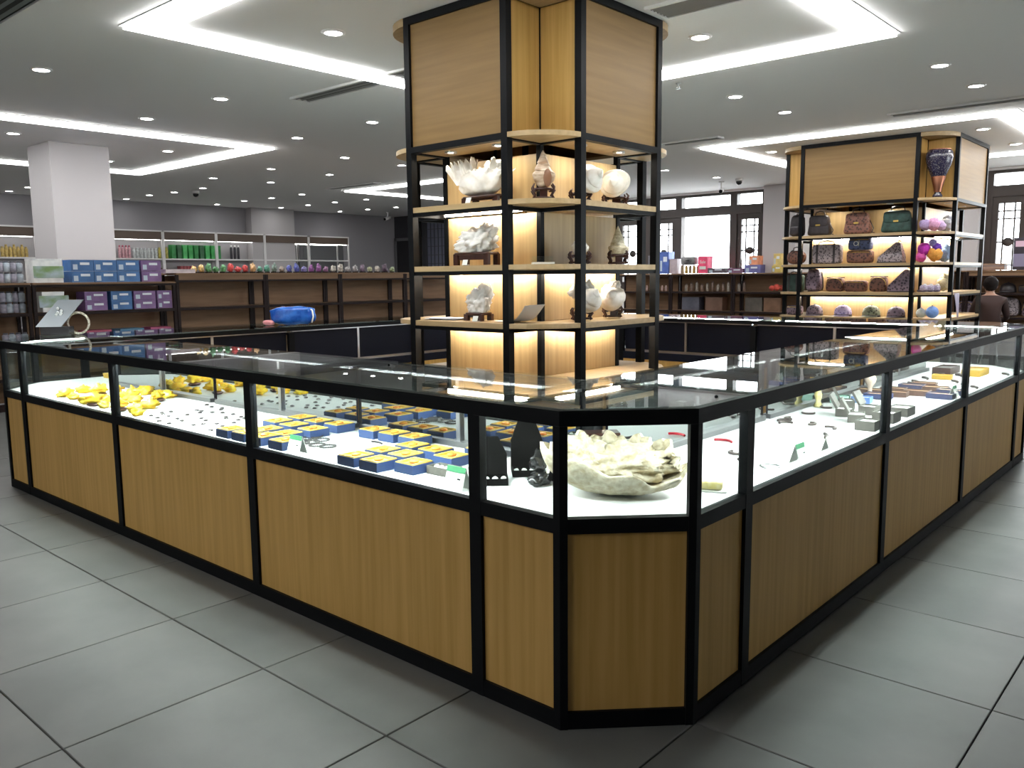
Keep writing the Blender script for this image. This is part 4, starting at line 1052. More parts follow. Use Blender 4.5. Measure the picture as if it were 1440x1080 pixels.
def bag(label, p, style, w, h, d, m, rz=0, group=None, cat='bag'):
    name = {'trap': 'handbag', 'tote': 'tote_bag', 'back': 'backpack', 'barrel': 'barrel_bag', 'pouch': 'pouch', 'tri': 'triangular_bag', 'hat': 'cap', 'flat': 'flat_pouch'}[style]
    t = thing(name, label, cat, p, rz, group=group)
    M_ = BG[m]; DK = BG['dark']
    if style == 'trap':
        MB().sup(w / 2, d / 2, h * .40, .3, .35, (0, 0, h * .40), 24, 12, taper=.28).build('bag_body', M_, t)
        MB().sup(w * .40, .012, h * .22, .4, .4, (0, -d * .38, h * .56), 20, 8).build('flap', M_, t)
        MB().box(-.03, .03, -d * .38 - .02, -d * .38 - .008, h * .38, h * .44).build('clasp', CLASP, t)
        handle(t, -w * .22, w * .22, h * .76, h * .2, DK)
        MB().tube([(w * .42, 0, h * .5), (w * .56, 0, h * .2), (w * .52, -.02, .012), (w * .62, -.03, .012)], .006, 6).build('strap', DK, t)
    elif style == 'tote':
        MB().sup(w / 2, d / 2, h * .42, .22, .25, (0, 0, h * .42), 24, 12).build('bag_body', M_, t)
        for x in (-.3, .3): MB().box(x * w - .014, x * w + .014, -d * .52, -d * .46, .01, h * .84).build('strap', DK, t)
        handle(t, -w * .3, w * .3, h * .8, h * .18, DK, -d * .3)
    elif style == 'back':
        MB().sup(w / 2, d / 2, h / 2, .55, .4, (0, 0, h / 2), 24, 14, taper=.2).build('bag_body', M_, t)
        MB().sup(w * .34, d * .18, h * .2, .4, .4, (0, -d * .46, h * .26), 20, 10).build('front_pocket', M_, t)
        for x in (-.5, .5): MB().tube([(x * w * .8, d * .2, h * .85), (x * w * 1.05, -.0, h * .6), (x * w * 1.1, .0, h * .2), (x * w, 0, .02)], .009, 6).build('strap', DK, t)
        handle(t, -w * .1, w * .1, h * .97, h * .07, DK)
    elif style == 'barrel':
        b = MB().sup(w / 2, d / 2, h / 2, .8, .35, (0, 0, h / 2), 24, 14); b.build('bag_body', M_, t)
        for x in (-.28, .28):
            MB().tube([(x * w, d * .5 * math.sin(a) * 1.02, h / 2 + h / 2 * 1.02 * math.cos(a)) for a in [k * PI / 8 - PI / 2 for k in range(9)]], .006, 6).build('strap', DK, t)
        handle(t, -w * .25, w * .25, h * .95, h * .3, DK)
    elif style == 'pouch':
        MB().sup(w / 2, d / 2, h / 2, .45, .5, (0, 0, h / 2), 24, 12, taper=.12).build('bag_body', M_, t)
        MB().tube([(w * .46 * math.cos(a), -d * .42 + .0 * a, h * .45 + h * .5 * math.sin(a)) for a in [k * PI / 10 for k in range(11)]], .004, 5).build('zip', CLASP, t)
        MB().box(-w * .48, w * .48, -.006, .006, h * .96, h * 1.03).build('seam', DK, t)
    elif style == 'tri':
        MB().add([(-w / 2, -d / 2, 0), (w / 2, -d / 2, 0), (w / 2, d / 2, 0), (-w / 2, d / 2, 0), (-w / 2, -d / 2, h * .25), (w / 2, -d / 2, h * .3), (w / 2, d / 2, h * .3), (-w / 2, d / 2, h * .25), (w * .18, -d * .2, h), (w * .36, -d * .2, h * .95), (w * .36, d * .2, h * .95), (w * .18, d * .2, h)],
                 [(3, 2, 1, 0), (0, 1, 5, 4), (1, 2, 6, 5), (2, 3, 7, 6), (3, 0, 4, 7), (4, 5, 9, 8), (5, 6, 10, 9), (6, 7, 11, 10), (7, 4, 8, 11), (8, 9, 10, 11)]).build('bag_body', M_, t)
        MB().box(-w * .52, w * .52, -d * .53, d * .53, 0, h * .05).build('base_band', DK, t)
        MB().tube([(w * .27, 0, h * .96), (w * .27, -.01, h * 1.08), (w * .36, 0, h * 1.02)], .007, 6).build('strap', DK, t)
    elif style == 'hat':
        MB().lathe([(w * .42, .0), (w * .42, h * .35), (w * .36, h * .7), (w * .2, h * .93), (0, h)], 24).build('crown', M_, t)
        MB().grid(17, 5, lambda u, v: ((w * .42 + v * w * .28 * math.sin(u * PI)) * math.cos(-PI * .15 - PI * .7 * u), (w * .42 + v * w * .28 * math.sin(u * PI)) * math.sin(-PI * .15 - PI * .7 * u), .012 - .006 * v)).build('brim', M_, t)
        MB().sup(.014, .014, .008, 1, 1, (0, 0, h), 10, 6).build('button', DK, t)
        MB().lathe([(w * .425, .002), (w * .43, .002), (w * .43, h * .16), (w * .425, h * .16)], 24, caps=False).build('band', DK, t)
    elif style == 'flat':
        MB().sup(w / 2, d / 2, h / 2, .35, .4, (0, 0, h / 2), 24, 10).build('bag_body', M_, t)
        MB().tube([(-w * .4, -d * .45, h * .82), (0, -d * .5, h * .86), (w * .4, -d * .45, h * .82)], .005, 6).build('zip', CLASP, t)
    return t
def on2(u, li, dy=0): 
    p = at(u, 400, y=YS2 + dy); p.z = LV2[li] + .004
    return p
BT = [(1150, 0, 'trap', .32, .34, .16, 'dark', 'black leather handbag with brass clasp, top bag shelf by the left post'), (1203, 0, 'trap', .36, .35, .16, 'brown', 'dark brown handbag with crossed strap, top bag shelf middle'), (1258, 0, 'trap', .40, .35, .16, 'green', 'dark green soft handbag, top bag shelf by the corner'),
      (1162, 1, 'tote', .38, .31, .15, 'grey', 'grey patterned tote bag with two dark straps'), (1252, 1, 'tri', .30, .26, .16, 'grey', 'grey printed triangular bag on the second shelf'),
      (1145, 2, 'back', .22, .31, .15, 'plum', 'tall printed backpack on the third bag shelf'), (1175, 2, 'pouch', .25, .19, .15, 'brown', 'round topped brown printed pouch beside the tall backpack'), (1204, 2, 'flat', .29, .15, .15, 'brown', 'low wide brown printed pouch, middle of the third shelf'),
      (1236, 2, 'pouch', .23, .20, .15, 'brown', 'square brown printed pouch beside the triangular plum bag'), (1267, 2, 'tri', .28, .29, .16, 'plum', 'plum printed triangular bag by the tower corner post'),
      (1147, 3, 'hat', .26, .15, .26, 'plum', 'plum printed cap at the end of the cap row'), (1187, 3, 'hat', .27, .15, .27, 'lilac', 'lilac printed cap on the lowest lit shelf'), (1227, 3, 'hat', .27, .15, .27, 'olive', 'olive printed cap on the lowest lit shelf'), (1262, 3, 'hat', .26, .14, .26, 'plum', 'plum printed cap beside the tower corner post')]
for (u, li, st, w, h, d, m, lb) in BT: bag(lb, on2(u, li), st, w, h, d, m)
p = on2(1208, 1); bag('brown flat bag under the navy bag', p, 'flat', .33, .17, .16, 'brown'); p = p.copy(); p.z += .172
t = bag('navy printed bag with a white mark lying on the brown bag', p, 'flat', .30, .16, .15, 'blue')
MB().tube([(-.035 + .028 * math.cos(a * PI / 8), -.078, .085 + .028 * math.sin(a * PI / 8)) for a in range(16)], .005, 6, True).tube([(0.0, -.078, .05), (0.004, -.078, .12)], .005, 6).build('white_mark', CARDW, t)['label'] = 'white ring and stroke mark'
# left notch of the bag tower
nlx, nly = cx2 - w2 / 2 - .14, cy2 - w2 / 2 - .14
for li, st, w, h, m, lb in ((0, 'back', .22, .3, 'dark', 'dark upright bag in the shadowed corner of the bag tower'), (1, 'barrel', .26, .19, 'brown', 'brown barrel bag in the left corner of the bag tower'), (2, 'tote', .22, .28, 'green', 'dark green tote in the left corner of the bag tower'), (3, 'flat', .22, .13, 'plum', 'plum flat pouch in the left corner of the bag tower')):
    bag(lb, (nlx, nly, LV2[li] + .004), st, w, h, .13, m, -.3)
# right notch and east side: vase, plush, slippers, balls
nrx, nry = cx2 + w2 / 2 + .17, cy2 - w2 / 2 - .17
t = thing('peacock_vase', 'broad glittering dark vase tapering to a copper foot, tower top corner', 'vase', (nrx + .03, nry - .03, 2.28 + .036))
t.scale = (.82, .82, 1)
MB().lathe([(.07, 0), (.07, .02), (.045, .05), (.05, .13), (.10, .25), (.165, .38), (.19, .47), (.18, .54), (.15, .57), (.14, .57), (.16, .5), (.1, .3), (0, .2)], 28).build('vase_body', noisy('peacock_glaze', (.14, .13, .13), (.012, .01, .03), (60, 60, 60), .25, kind='voronoi', pos=(.15, .45)), t)
MB().lathe([(.055, .06), (.058, .1), (.105, .245), (.103, .25), (.05, .1), (.052, .06)], 28, caps=False).build('copper_band', C('copper', (.30, .13, .08), .4, 1), t)
MB().lathe([(.15, .565), (.155, .575), (.145, .575)], 28, caps=False).build('rim', C('copper', (.30, .13, .08), .4, 1), t)
def plush(label, p, cols, s=1.0):
    t = thing('plush_toy', label, 'plush toy', p, .6)
    for k, (c, dx, dz, r) in enumerate(cols):
        nm = 'plush_%d_%d_%d' % tuple(int(q * 99) for q in c)
        b = lump('p', None, r * s, k + int(dx * 100) + 3, amp=.25, fr=3, octv=3, n=22, mm=14, flat=False)
        b.build(['body', 'head', 'ear', 'paw', 'tail'][k % 5], noisy(nm, tuple(q * .8 for q in c), c, (60, 60, 60), .9, bump=.3), t).location = (dx * s, (k % 2) * .04 * s, dz * s)
    return t
zz = lambda li: LV2[li] + .004
plush('pink and lilac plush lying in the tower corner, top bag shelf', (nrx, nry, zz(0)), [((.75, .40, .62), 0, 0, .075), ((.50, .38, .66), -.09, .01, .065), ((.62, .45, .70), .08, 0, .06), ((.45, .36, .6), -.12, .06, .04)])
plush('orange and violet plush in the tower corner with magenta ears', (nrx, nry, zz(1)), [((.85, .40, .08), .03, 0, .085), ((.75, .06, .62), -.09, .08, .075), ((.22, .08, .60), .05, .12, .055), ((.75, .12, .45), -.12, 0, .06), ((.35, .30, .7), 0, .19, .045)])
def slipper(label, x, y, z, rz, m):
    t = thing('slipper', label, 'slipper', (x, y, z), rz, group='lilac slippers in the tower corner'); t.scale = (.72, .8, 1)
    MB().sup(.048, .12, .016, .6, .7, (0, 0, .016), 20, 8).build('sole', C('slipper_sole', (.12, .10, .16), .7), t)
    MB().sup(.05, .075, .043, .7, .7, (0, -.04, .048), 20, 10).build('upper', m, t)
    MB().sup(.03, .03, .02, .9, .9, (0, -.075, .085), 14, 8).build('fluff', C('white_fluff', (.7, .68, .72), .9), t)
LIL = noisy('lilac_fur', (.36, .30, .46), (.6, .54, .68), (50, 50, 50), .9)
for k in range(3):
    slipper('lilac fur slipper lying in the tower corner shelf', nrx - .085 + k * .058, nry - .045 + k * .058, zz(2), .785, LIL)
for k, (c, dx, lb) in enumerate((((.16, .30, .70), .04, 'blue printed ball in the lowest tower corner'), ((.62, .72, .68), -.09, 'pale mint ball in the lowest tower corner'))):
    t = thing('ball', lb, 'ball', (nrx + dx, nry - .02, LV2[3] + .004))
    MB().sup(.075 if k == 0 else .06, .075 if k == 0 else .06, .075 if k == 0 else .06, 1, 1, (0, 0, .075 if k == 0 else .06), 22, 14).build('shell', noisy('ball%d' % k, c, tuple(min(1, q * 1.6) for q in c), (18, 18, 18), .4), t)
    MB().lathe([(.012, .15 if k == 0 else .12), (.012, .16 if k == 0 else .13), (0, .162 if k == 0 else .132)], 10).build('cap', CHROME, t)
# east bay goods
XE2 = cx2 + w2 / 2 + d2 * .55
t = thing('scarf', 'pale lilac scarf hanging from the tower side rail', 'scarf', (cx2 + w2 / 2 + d2 + .035, cy2 - w2 / 2 + .12, 1.12))
MB().grid(9, 14, lambda u, v: (.012 * math.sin(u * 9) + .01, (u - .5) * .22 * (1 - v) + .1 * v, -.30 * v)).build('cloth', C('pale_lilac', (.6, .55, .68), .8), t)
MB().tube([(0.01, -.1, .004), (0.01, .1, .004)], .006, 6).build('hem', C('pale_lilac', (.6, .55, .68), .8), t)
for li, lb, c in ((0, 'silver grey plush on the window side of the bag tower', (.5, .5, .55)), (1, 'sky blue plush on the window side of the bag tower', (.35, .5, .75)), (2, 'cream plush on the window side of the bag tower', (.7, .62, .4))):
    plush(lb, (XE2, cy2 - .45, zz(li)), [(c, 0, 0, .08), (c, .03, .11, .055), (tuple(q * .7 for q in c), -.06, .02, .04)])

# ------------------------------------------------------------------ goods on the brown shelves (white pillar side)
def carton(name, label, x, y, z, w, d, h, c, rz=0, group=None, mark=True, cat='box', mc=(.75, .8, .85), second=None):
    t = thing(name, label, cat, (x, y, z), rz, group=group)
    m = noisy('card_%d_%d_%d' % tuple(int(q * 999) for q in c), c, tuple(min(1, q * 1.35 + .01) for q in c), (9, 9, 9), .5)
    MB().box(-w / 2, w / 2, -d / 2, d / 2, 0, h).build('carton_body', m, t)
    MB().box(-w / 2 - .001, w / 2 + .001, -d / 2 - .001, d / 2 + .001, h * .93, h + .002).build('carton_lid', m, t)
    if mark:
        MB().box(-w * .1, w * .32, -d / 2 - .003, -d / 2 - .001, h * .55, h * .78).build('printed_label', C('label_%d' % int(mc[0] * 99), mc, .5), t)
        MB().box(-w * .42, -w * .22, -d / 2 - .003, -d / 2 - .001, h * .12, h * .6).build('printed_picture', C('picture', (.5, .6, .7), .5), t)
    return t
def yw(u, x=XW - .12): return at(u, 400, x=x).y
BLU, PUR = (.035, .12, .30), (.16, .085, .22)
XB = XW - .15
def wbox(u0, u1, z, h, c, label, group=None, **k):
    y0, y1 = yw(u0), yw(u1)
    return carton('carton', label, XB, (y0 + y1) / 2, z, abs(y1 - y0) - .006, .24, h, c, PI / 2, group, **k)
gB, gP = 'blue cartons on the low shelf top', 'purple cartons on the low shelf top'
for r_ in range(2):
    for k in range(3): wbox(97 + 32 * k, 129 + 32 * k, 1.377 + r_ * .128, .122, BLU, ['blue carton with white print resting on the low shelf top', 'blue carton with white print, upper layer of the blue stack'][r_], gB + (' upper layer' if r_ else ''))
    wbox(195, 223, 1.377 + r_ * .128, .122, PUR, ['purple carton resting on the low shelf top beside the blue stack', 'purple carton lying on another purple carton beside the blue stack'][r_])
for k, (u0, u1, c) in enumerate(((113, 145, PUR), (150, 180, BLU), (182, 213, PUR), (215, 236, PUR))):
    for r_ in range(2):
        cn = 'blue' if c == BLU else 'purple'
        wbox(u0, u1, 1.053 + r_ * .108, .104, c, '%s carton, %s of its pair on the middle low shelf%s' % (cn, ['lower', 'upper'][r_], '' if cn == 'blue' else ', between its neighbours'), None if cn == 'blue' else 'purple carton pairs, %s layer' % ['lower', 'upper'][r_])
for k, (u0, u1, c) in enumerate(((112, 148, (.30, .05, .10)), (160, 194, (.06, .16, .26)), (203, 232, (.34, .06, .14)))):
    wbox(u0, u1, .723, .10, c, ['dark red flat pack on the lower shelf below the bracelet stand', 'teal flat pack on the lower shelf below the blue pair', 'crimson flat pack on the lower shelf below the purple pairs'][k])
for z, lb in ((1.377, 'white picture box showing a green hill on the low shelf top'), (1.053, 'white picture box on the middle low shelf behind the bracelet stand')):
    t = wbox(44 if z > 1.2 else 53, 85, z, .26 if z > 1.2 else .22, (.72, .74, .76), lb, mark=False)
    MB().box(-.15, .16, -.124, -.121, .05, .18).build('printed_scene', noisy('landscape', (.45, .55, .62), (.2, .32, .12), (6, 6, 9), .5), t)
def jar(label, x, y, z, r, h, c, cap, group=None, name='jar', cat='jar'):
    t = thing(name, label, cat, (x, y, z), 0, group=group)
    m = noisy('jar_%d_%d_%d' % tuple(int(q * 99) for q in c), tuple(q * .6 for q in c), c, (25, 25, 25), .3)
    MB().lathe([(r * .9, 0), (r, .01), (r, h * .78), (r * .6, h * .86), (r * .6, h * .9)], 14).build('body', m, t)
    MB().lathe([(r * .66, h * .88), (r * .66, h), (0, h)], 14).build('cap', C('cap_%d_%d_%d' % tuple(int(q * 99) for q in cap), cap, .4), t)
    return t
for z, rows in ((1.377, 2), (1.053, 2), (.723, 1)):
    for k in range(4):
        u = 3 + k * 9
        for r_ in range(rows):
            jar('grey blue printed tin among the tins of the %s' % ('low shelf top' if z > 1.3 else 'middle low shelf' if z > 1 else 'lower shelf'), XB, yw(u), z + r_ * .118, .036, .115, (.42, .48, .55) if k % 2 else (.35, .34, .42), (.12, .12, .15), 'printed tins, %s' % ('low shelf top' if z > 1.3 else 'middle low shelf' if z > 1 else 'lower shelf'), 'tin', 'tin')
# ornaments along the tall shelf tops
OC = [(.62, .42, .16), (.70, .5, .2), (.10, .28, .12), (.06, .22, .10), (.08, .25, .14), (.55, .06, .06), (.50, .05, .08), (.62, .10, .10), (.60, .38, .18), (.10, .30, .22), (.12, .26, .20), (.22, .30, .26), (.30, .24, .2),
      (.10, .12, .40), (.12, .14, .45), (.20, .18, .42), (.28, .10, .30), (.26, .12, .30), (.32, .16, .30), (.55, .52, .46), (.5, .46, .42), (.42, .40, .40), (.40, .38, .38), (.20, .14, .20), (.40, .42, .26), (.55, .50, .45), (.12, .08, .12), (.35, .42, .25)]
ON = ['gold', 'gold', 'green', 'green', 'green', 'red', 'red', 'red', 'tan', 'teal', 'teal', 'grey green', 'brown', 'blue', 'blue', 'indigo', 'purple', 'purple', 'plum', 'white', 'cream', 'grey', 'grey', 'dark plum', 'olive', 'beige', 'black', 'moss']
for k, c in enumerate(OC):
    u = 276 + k * 10.3
    t = thing('ornament', 'small rough %s ornament on the tall brown shelf top' % ON[k], 'ornament', (XW - .16, yw(u), 1.477), k * .9, group='%s ornaments on the tall brown shelf' % ON[k])
    m = noisy('orn_%s' % ON[k], tuple(q * .5 for q in c), tuple(min(1, q * 1.3) for q in c), (40, 40, 40), .4)
    MB().box(-.04, .04, -.03, .03, 0, .015).build('foot', GDARK, t)
    o = lump('o', m, .036, k, sz=1.1 + .6 * (k % 3) / 2, amp=.6, fr=2.4, octv=2, n=14, mm=10).build('cluster', m, t); o.location.z = .014
t = carton('flat_case', 'pale flat case lying on the tall brown shelf top end', XB, yw(250), 1.477, .38, .26, .045, (.55, .48, .50), PI / 2, mark=False, cat='case')
# ------------------------------------------------------------------ goods of the white wall bays
XWW = WX + .16
def ww(u): return at(u, 350, x=XWW).y
for k in range(7): jar('golden jar on the upper wall shelf behind the pillar', XWW, ww(3 + k * 5.6), 1.873, .033, .24 if k % 2 else .2, (.62, .45, .14), (.4, .3, .1), 'golden jars on the wall shelf')
for k in range(4): jar('pink bottle on the upper wall shelf', XWW, ww(168 + k * 4.6), 1.873, .03, .27, (.72, .40, .45), (.35, .05, .1), 'pink bottles on the wall shelf', 'bottle', 'bottle')
for k in range(7): jar('clear pale jar on the upper wall shelf beside the pink bottles', XWW, ww(188 + k * 5.2), 1.873, .034, .22, (.62, .66, .66), (.55, .58, .6), 'pale jars on the wall shelf')
for k in range(3): jar('yellow jar on the upper wall shelf beside the green boxes', XWW, ww(224 + k * 5), 1.873, .03, .24, (.65, .58, .15), (.5, .42, .1), 'yellow jars on the wall shelf')
for k in range(9):
    c = [(.02, .22, .05), (.04, .35, .08), (.07, .45, .12), (.02, .12, .04)][(k * 3) % 4]
    y = ww(242 + k * 7.9)
    if any(abs(y - q) < .06 for q in ys): y += .08
    carton('green_box', 'tall green gift box in the row on the upper wall shelf', XWW, y, 1.873, .095, .16, .30, c, PI / 2, 'green boxes on the wall shelf', mark=False)
for k in range(3): jar('black bottle with white label on the upper wall shelf', XWW, ww(325 + k * 5), 1.873, .03, .32, (.03, .03, .04), (.7, .7, .7), 'black bottles on the wall shelf', 'bottle', 'bottle')
for k in range(5): carton('red_book', 'dark red box in the row on the lower wall shelf', XWW, ww(252 + k * 4.6), 1.423, .06, .16, .28, (.30, .05, .06), PI / 2, 'dark red boxes on the wall shelf', mark=False)
for k in range(5): jar('brown jar on the lower wall shelf', XWW, ww(208 + k * 6), 1.423, .035, .24, (.35, .28, .14), (.2, .15, .1), 'brown jars on the wall shelf')
# ------------------------------------------------------------------ goods under the windows
YB = YN + .2
def xn(u, y=YB): return at(u, 400, y=y).x
def nbox(u0, u1, z, h, c, label, group=None, name='carton', **k):
    a, b = xn(u0), xn(u1)
    return carton(name, label, (a + b) / 2, YB, z + .003, abs(b - a) - .006, k.pop('d', .22), h, c, 0, group, **k)
nbox(931, 944, 1.42, .45, (.05, .10, .35), 'tall blue carton before the left lattice window')
nbox(915, 930, 1.42, .38, (.13, .13, .15), 'tall grey carton beside the tall blue carton', mark=False)
nbox(945, 955.5, 1.42, .30, (.36, .30, .33), 'greyish pink carton beside the gold tins', mark=False)
for k in range(5): jar('gold and brown striped tin below the grey case', xn(959.5 + k * 5.4), YB, 1.423, .034, .17, (.50, .32, .06) if k % 2 else (.40, .30, .18), (.25, .12, .05), 'gold striped tins under the window', 'tin', 'tin')
t = thing('suitcase', 'small grey rounded case lying on the gold tins', 'case', (xn(970), YB, 1.597))
MB().sup(.17, .11, .085, .35, .35, (0, 0, .085), 22, 12).build('case_body', noisy('case_grey', (.08, .08, .09), (.3, .3, .3), (8, 8, 8), .4), t)
MB().tube([(-.04, -.112, .09), (-.03, -.13, .09), (.03, -.13, .09), (.04, -.112, .09)], .006, 6).build('handle', BLACK, t)
sg = nbox(985, 998, 1.42, .34, (.75, .06, .16), 'red and pink sale sign box beside the grey case', name='sale_sign', mark=False, cat='sign')
fc = bpy.data.curves.new('sale_lettering', 'FONT'); fc.body = 'Sale'; fc.size = .085; fc.align_x = 'CENTER'; fc.extrude = .001
fc.materials.append(CARDW)
ft = bpy.data.objects.new('lettering_curve', fc); COL.objects.link(ft)
bpy.context.view_layer.update()
fme = bpy.data.meshes.new_from_object(ft.evaluated_get(bpy.context.evaluated_depsgraph_get()))
bpy.data.objects.remove(ft)
fo = obj('lettering', fme, sg, (0, -.1135, .2)); fo.rotation_euler.x = PI / 2; fo['kind'] = 'stuff'
MB().box(-.07, .07, -.114, -.112, .08, .14).build('printed_band', CARDW, sg)
nbox(1000, 1024, 1.42, .10, (.09, .07, .09), 'dark low carton under the bright window', d=.3)
nbox(1026, 1048, 1.42, .09, (.16, .07, .14), 'plum low carton beside the window mullion')
nbox(1050, 1072, 1.42, .15, (.12, .12, .32), 'violet blue carton under the right lattice window')
p = xn(1062); carton('carton', 'orange and white carton on top of the violet blue carton', p, YB, 1.576, .2, .2, .17, (.70, .28, .15), mark=True)
nbox(1088, 1102, 1.42, .13, (.50, .38, .10), 'yellow carton by the white pier, lower of two'); carton('carton', 'yellow and pink carton by the white pier, upper of two', xn(1095), YB, 1.557, .14, .2, .22, (.60, .46, .16))
t = thing('figurine', 'small dark figurine standing before the right lattice window', 'figurine', (xn(1043), YB - .06, 1.515))
MB().lathe([(.03, 0), (.03, .012), (.012, .03), (.02, .08), (.012, .12), (.02, .15), (0, .18)], 12).build('body', ROSE, t)
for k in range(8): jar('small pink and white figure on the middle shelf by the windows', xn(905 + k * 5.4), YB - .02, 1.063, .022, .12, (.55, .38, .35), (.5, .35, .3), 'pink figures on the middle shelf', 'figurine', 'figurine')
for k in range(12): jar('dark patterned bottle on the middle shelf under the window', xn(966 + k * 7.4), YB - .02, 1.063, .03, .15 + .05 * ((k * 7) % 3) / 2, (.20, .13, .10) if k % 2 else (.30, .26, .22), (.08, .05, .05), 'dark bottles under the window', 'bottle', 'bottle')
plush('red plush lying on the middle shelf by the bag tower', (xn(1094), YB - .05, 1.075), [((.65, .10, .07), 0, 0, .06), ((.6, .12, .08), .09, .0, .05), ((.55, .08, .06), -.09, 0, .05)])
for k, (u, c) in enumerate(((975, (.05, .05, .07)), (1008, (.10, .05, .03)), (1064, (.06, .05, .04)), (1090, (.12, .06, .03)))):
    nbox(u - 12, u + 12, .68, .26, c, ['black carton on the lower shelf below the gold tins', 'brown carton on the lower shelf below the bright window', 'dark olive carton on the lower shelf below the right lattice', 'russet carton on the lower shelf near the bag tower'][k], mark=False)
# right of the bag tower
for k in range(4): carton('folded_cloth', 'folded brown cloth in the flat pile beside the lattice window', xn(1398), YB, 1.424 + k * .026, .3, .24, .024, [(.20, .12, .09), (.26, .17, .13), (.18, .13, .12), (.24, .15, .10)][k], 0, 'flat pile of folded cloths', mark=False, cat='cloth')
t = nbox(1424, 1446, 1.42, .50, (.02, .015, .025), 'tall black carton with a pink label beside the folded cloths', mark=False)
MB().box(-.08, .1, -.114, -.112, .36, .45).build('printed_label', C('pink_label', (.6, .42, .52), .5), t); MB().box(-.1, .1, -.114, -.112, .05, .25).build('printed_picture', C('grey_violet', (.22, .2, .3), .5), t)
for (u, z, st, w, h, m, lb) in ((1360, .68, 'pouch', .28, .24, 'plum', 'plum printed pouch on the low shelf beside the tower'), (1422, .68, 'back', .3, .3, 'grey', 'grey printed backpack on the low shelf under the lattice window'), (1452, .68, 'pouch', .24, .22, 'plum', 'plum pouch beside the grey backpack'), (1418, 1.06, 'hat', .28, .16, 'dark', 'dark cap on the middle shelf under the lattice window'), (1446, 1.06, 'flat', .25, .12, 'dark', 'dark flat pouch beside the dark cap')):
    bag(lb, (xn(u), YB, z + .004), st, w, h, .16, m)

# ------------------------------------------------------------------ seated person beyond the far corner
pp = at(1394, 430, y=12.0)
per = thing('person', 'person with dark hair in a dark red top sitting bent towards the low shelves', 'person', (pp.x, pp.y, 0), PI + .35)
V = []; Ed = []; Rd = []
def j(x, y, z, r, par=None):
    V.append((x, y, z)); Rd.append(r)
    if par is not None: Ed.append((par, len(V) - 1))
    return len(V) - 1
pel = j(0, 0, .52, .15)
sp1 = j(0, -.03, .68, .14, pel); sp2 = j(0, -.07, .86, .155, sp1); sp3 = j(0, -.12, .98, .13, sp2)
nk = j(0, -.16, 1.06, .05, sp3); hd0 = j(0, -.19, 1.11, .065, nk); hd1 = j(0, -.215, 1.18, .085, hd0); hd2 = j(0, -.225, 1.245, .075, hd1)
for sx in (-1, 1):
    sh = j(sx * .17, -.11, .97, .07, sp3); el = j(sx * .24, -.18, .72, .048, sh); wr = j(sx * .13, -.38, .62, .03, el); pm = j(sx * .11, -.44, .605, .034, wr)
    for q, (fx, ln) in enumerate(((-.028, .06), (-.010, .075), (.010, .07), (.028, .055))):
        k1 = j(sx * .11 + fx, -.48, .60, .009, pm); k2 = j(sx * .11 + fx, -.48 - ln * .55, .592, .008, k1); j(sx * .11 + fx, -.48 - ln, .578, .007, k2)
    k1 = j(sx * .11 - sx * .045, -.44, .60, .010, pm); j(sx * .11 - sx * .06, -.475, .595, .008, k1)
    hp = j(sx * .09, -.05, .50, .10, pel); kn = j(sx * .13, -.46, .50, .07, hp); an = j(sx * .13, -.44, .10, .042, kn); ft_ = j(sx * .13, -.46, .045, .042, an); j(sx * .14, -.62, .035, .034, ft_)
me = bpy.data.meshes.new('person_cage'); me.from_pydata(V, Ed, [])
tmp = bpy.data.objects.new('person_cage', me); COL.objects.link(tmp)
sk = tmp.modifiers.new('skin', 'SKIN'); sk.use_smooth_shade = True
sb_ = tmp.modifiers.new('sub', 'SUBSURF'); sb_.levels = 2; sb_.render_levels = 2
for k, v in enumerate(me.skin_vertices[0].data): v.radius = (Rd[k], Rd[k]); v.use_root = k == 0
bpy.context.view_layer.update()
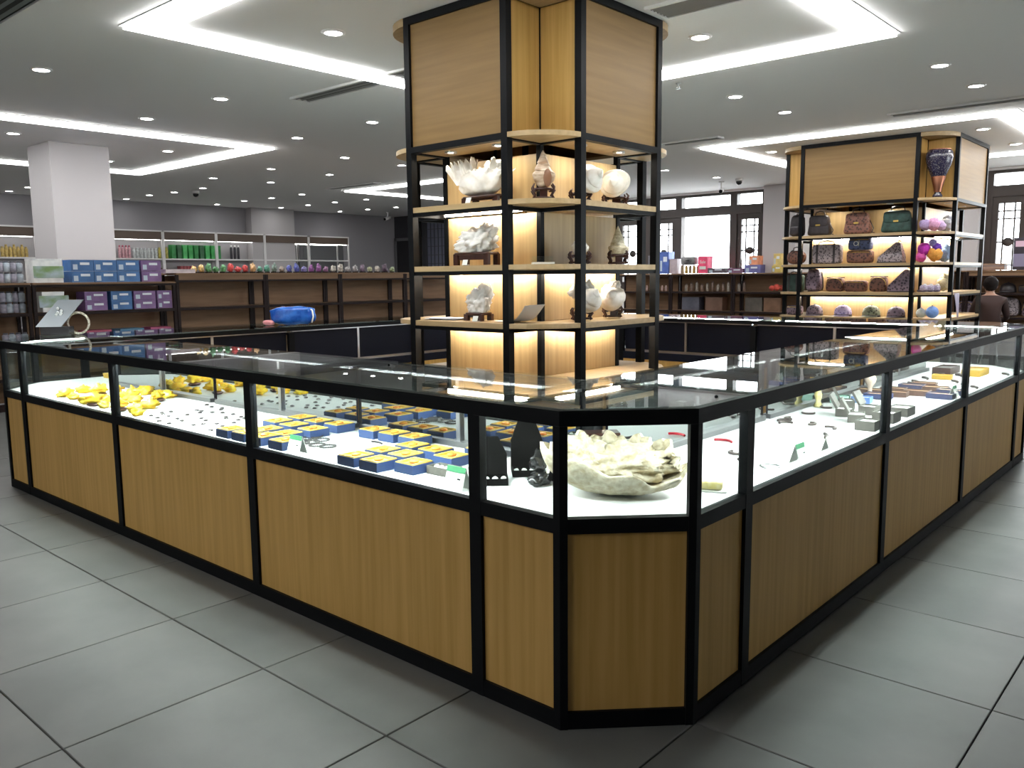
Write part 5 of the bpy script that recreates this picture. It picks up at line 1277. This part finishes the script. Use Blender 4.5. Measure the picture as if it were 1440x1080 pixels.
bm_ = bpy.data.meshes.new_from_object(tmp.evaluated_get(bpy.context.evaluated_depsgraph_get()))
bpy.data.objects.remove(tmp)
bm_.materials.clear()
SKIN = C('skin', (.42, .24, .17), .5)
for m_ in (C('dark_red_cloth_top', (.028, .011, .009), .85), SKIN, C('dark_trousers', (.012, .012, .016), .85), C('black_shoes', (.01, .01, .01), .5)): bm_.materials.append(m_)
for f in bm_.polygons:
    c = f.center; f.use_smooth = True
    f.material_index = 3 if c.z < .09 else 1 if (c.z > 1.045 and abs(c.x) < .12) or (c.y < -.37 and c.z > .55 and abs(c.x) < .2 and c.z < .66) else 2 if c.z < .58 and c.y > -.56 and not (c.z > .55 and abs(c.x) > .15) else 0
body = obj('body', bm_, per)
hr = lump('h', None, .098, 3, sy=1.08, sz=1.15, amp=.12, fr=3, octv=2, n=28, mm=18, flat=False)
hr.v = [(x, y + (.012 if z > .06 else .03), z) for x, y, z in hr.v if True]
hair = hr.build('hair', noisy('dark_hair', (.006, .004, .004), (.014, .010, .009), (8, 8, 60), .7, spec=.1), per); hair.location = (0, -.185, 1.10)
MB().sup(.014, .02, .02, 1, 1, (0, -.312, 1.165), 10, 8).build('nose', SKIN, per)
for sx in (-1, 1):
    MB().sup(.011, .006, .007, 1, 1, (sx * .033, -.298, 1.19), 10, 6).build('eye', C('eye_white', (.5, .48, .46), .3), per)
    MB().sup(.010, .02, .03, 1, 1, (sx * .092, -.21, 1.175), 10, 8).build('ear', SKIN, per)
MB().sup(.024, .006, .007, 1, 1, (0, -.297, 1.125), 12, 6).build('mouth', C('lips', (.30, .11, .10), .5), per)
st_ = thing('stool', 'low round black stool under the seated person', 'stool', (pp.x, pp.y, 0), PI + .35)
MB().lathe([(.16, .335), (.17, .345), (.17, .365), (.16, .372), (0, .374)], 24).build('seat', BLKG, st_)
for k in range(4):
    a = k * PI / 2 + .78
    MB().tube([(.11 * math.cos(a), .11 * math.sin(a), .335), (.16 * math.cos(a), .16 * math.sin(a), .004)], .012, 8).build('leg', CHROME, st_)
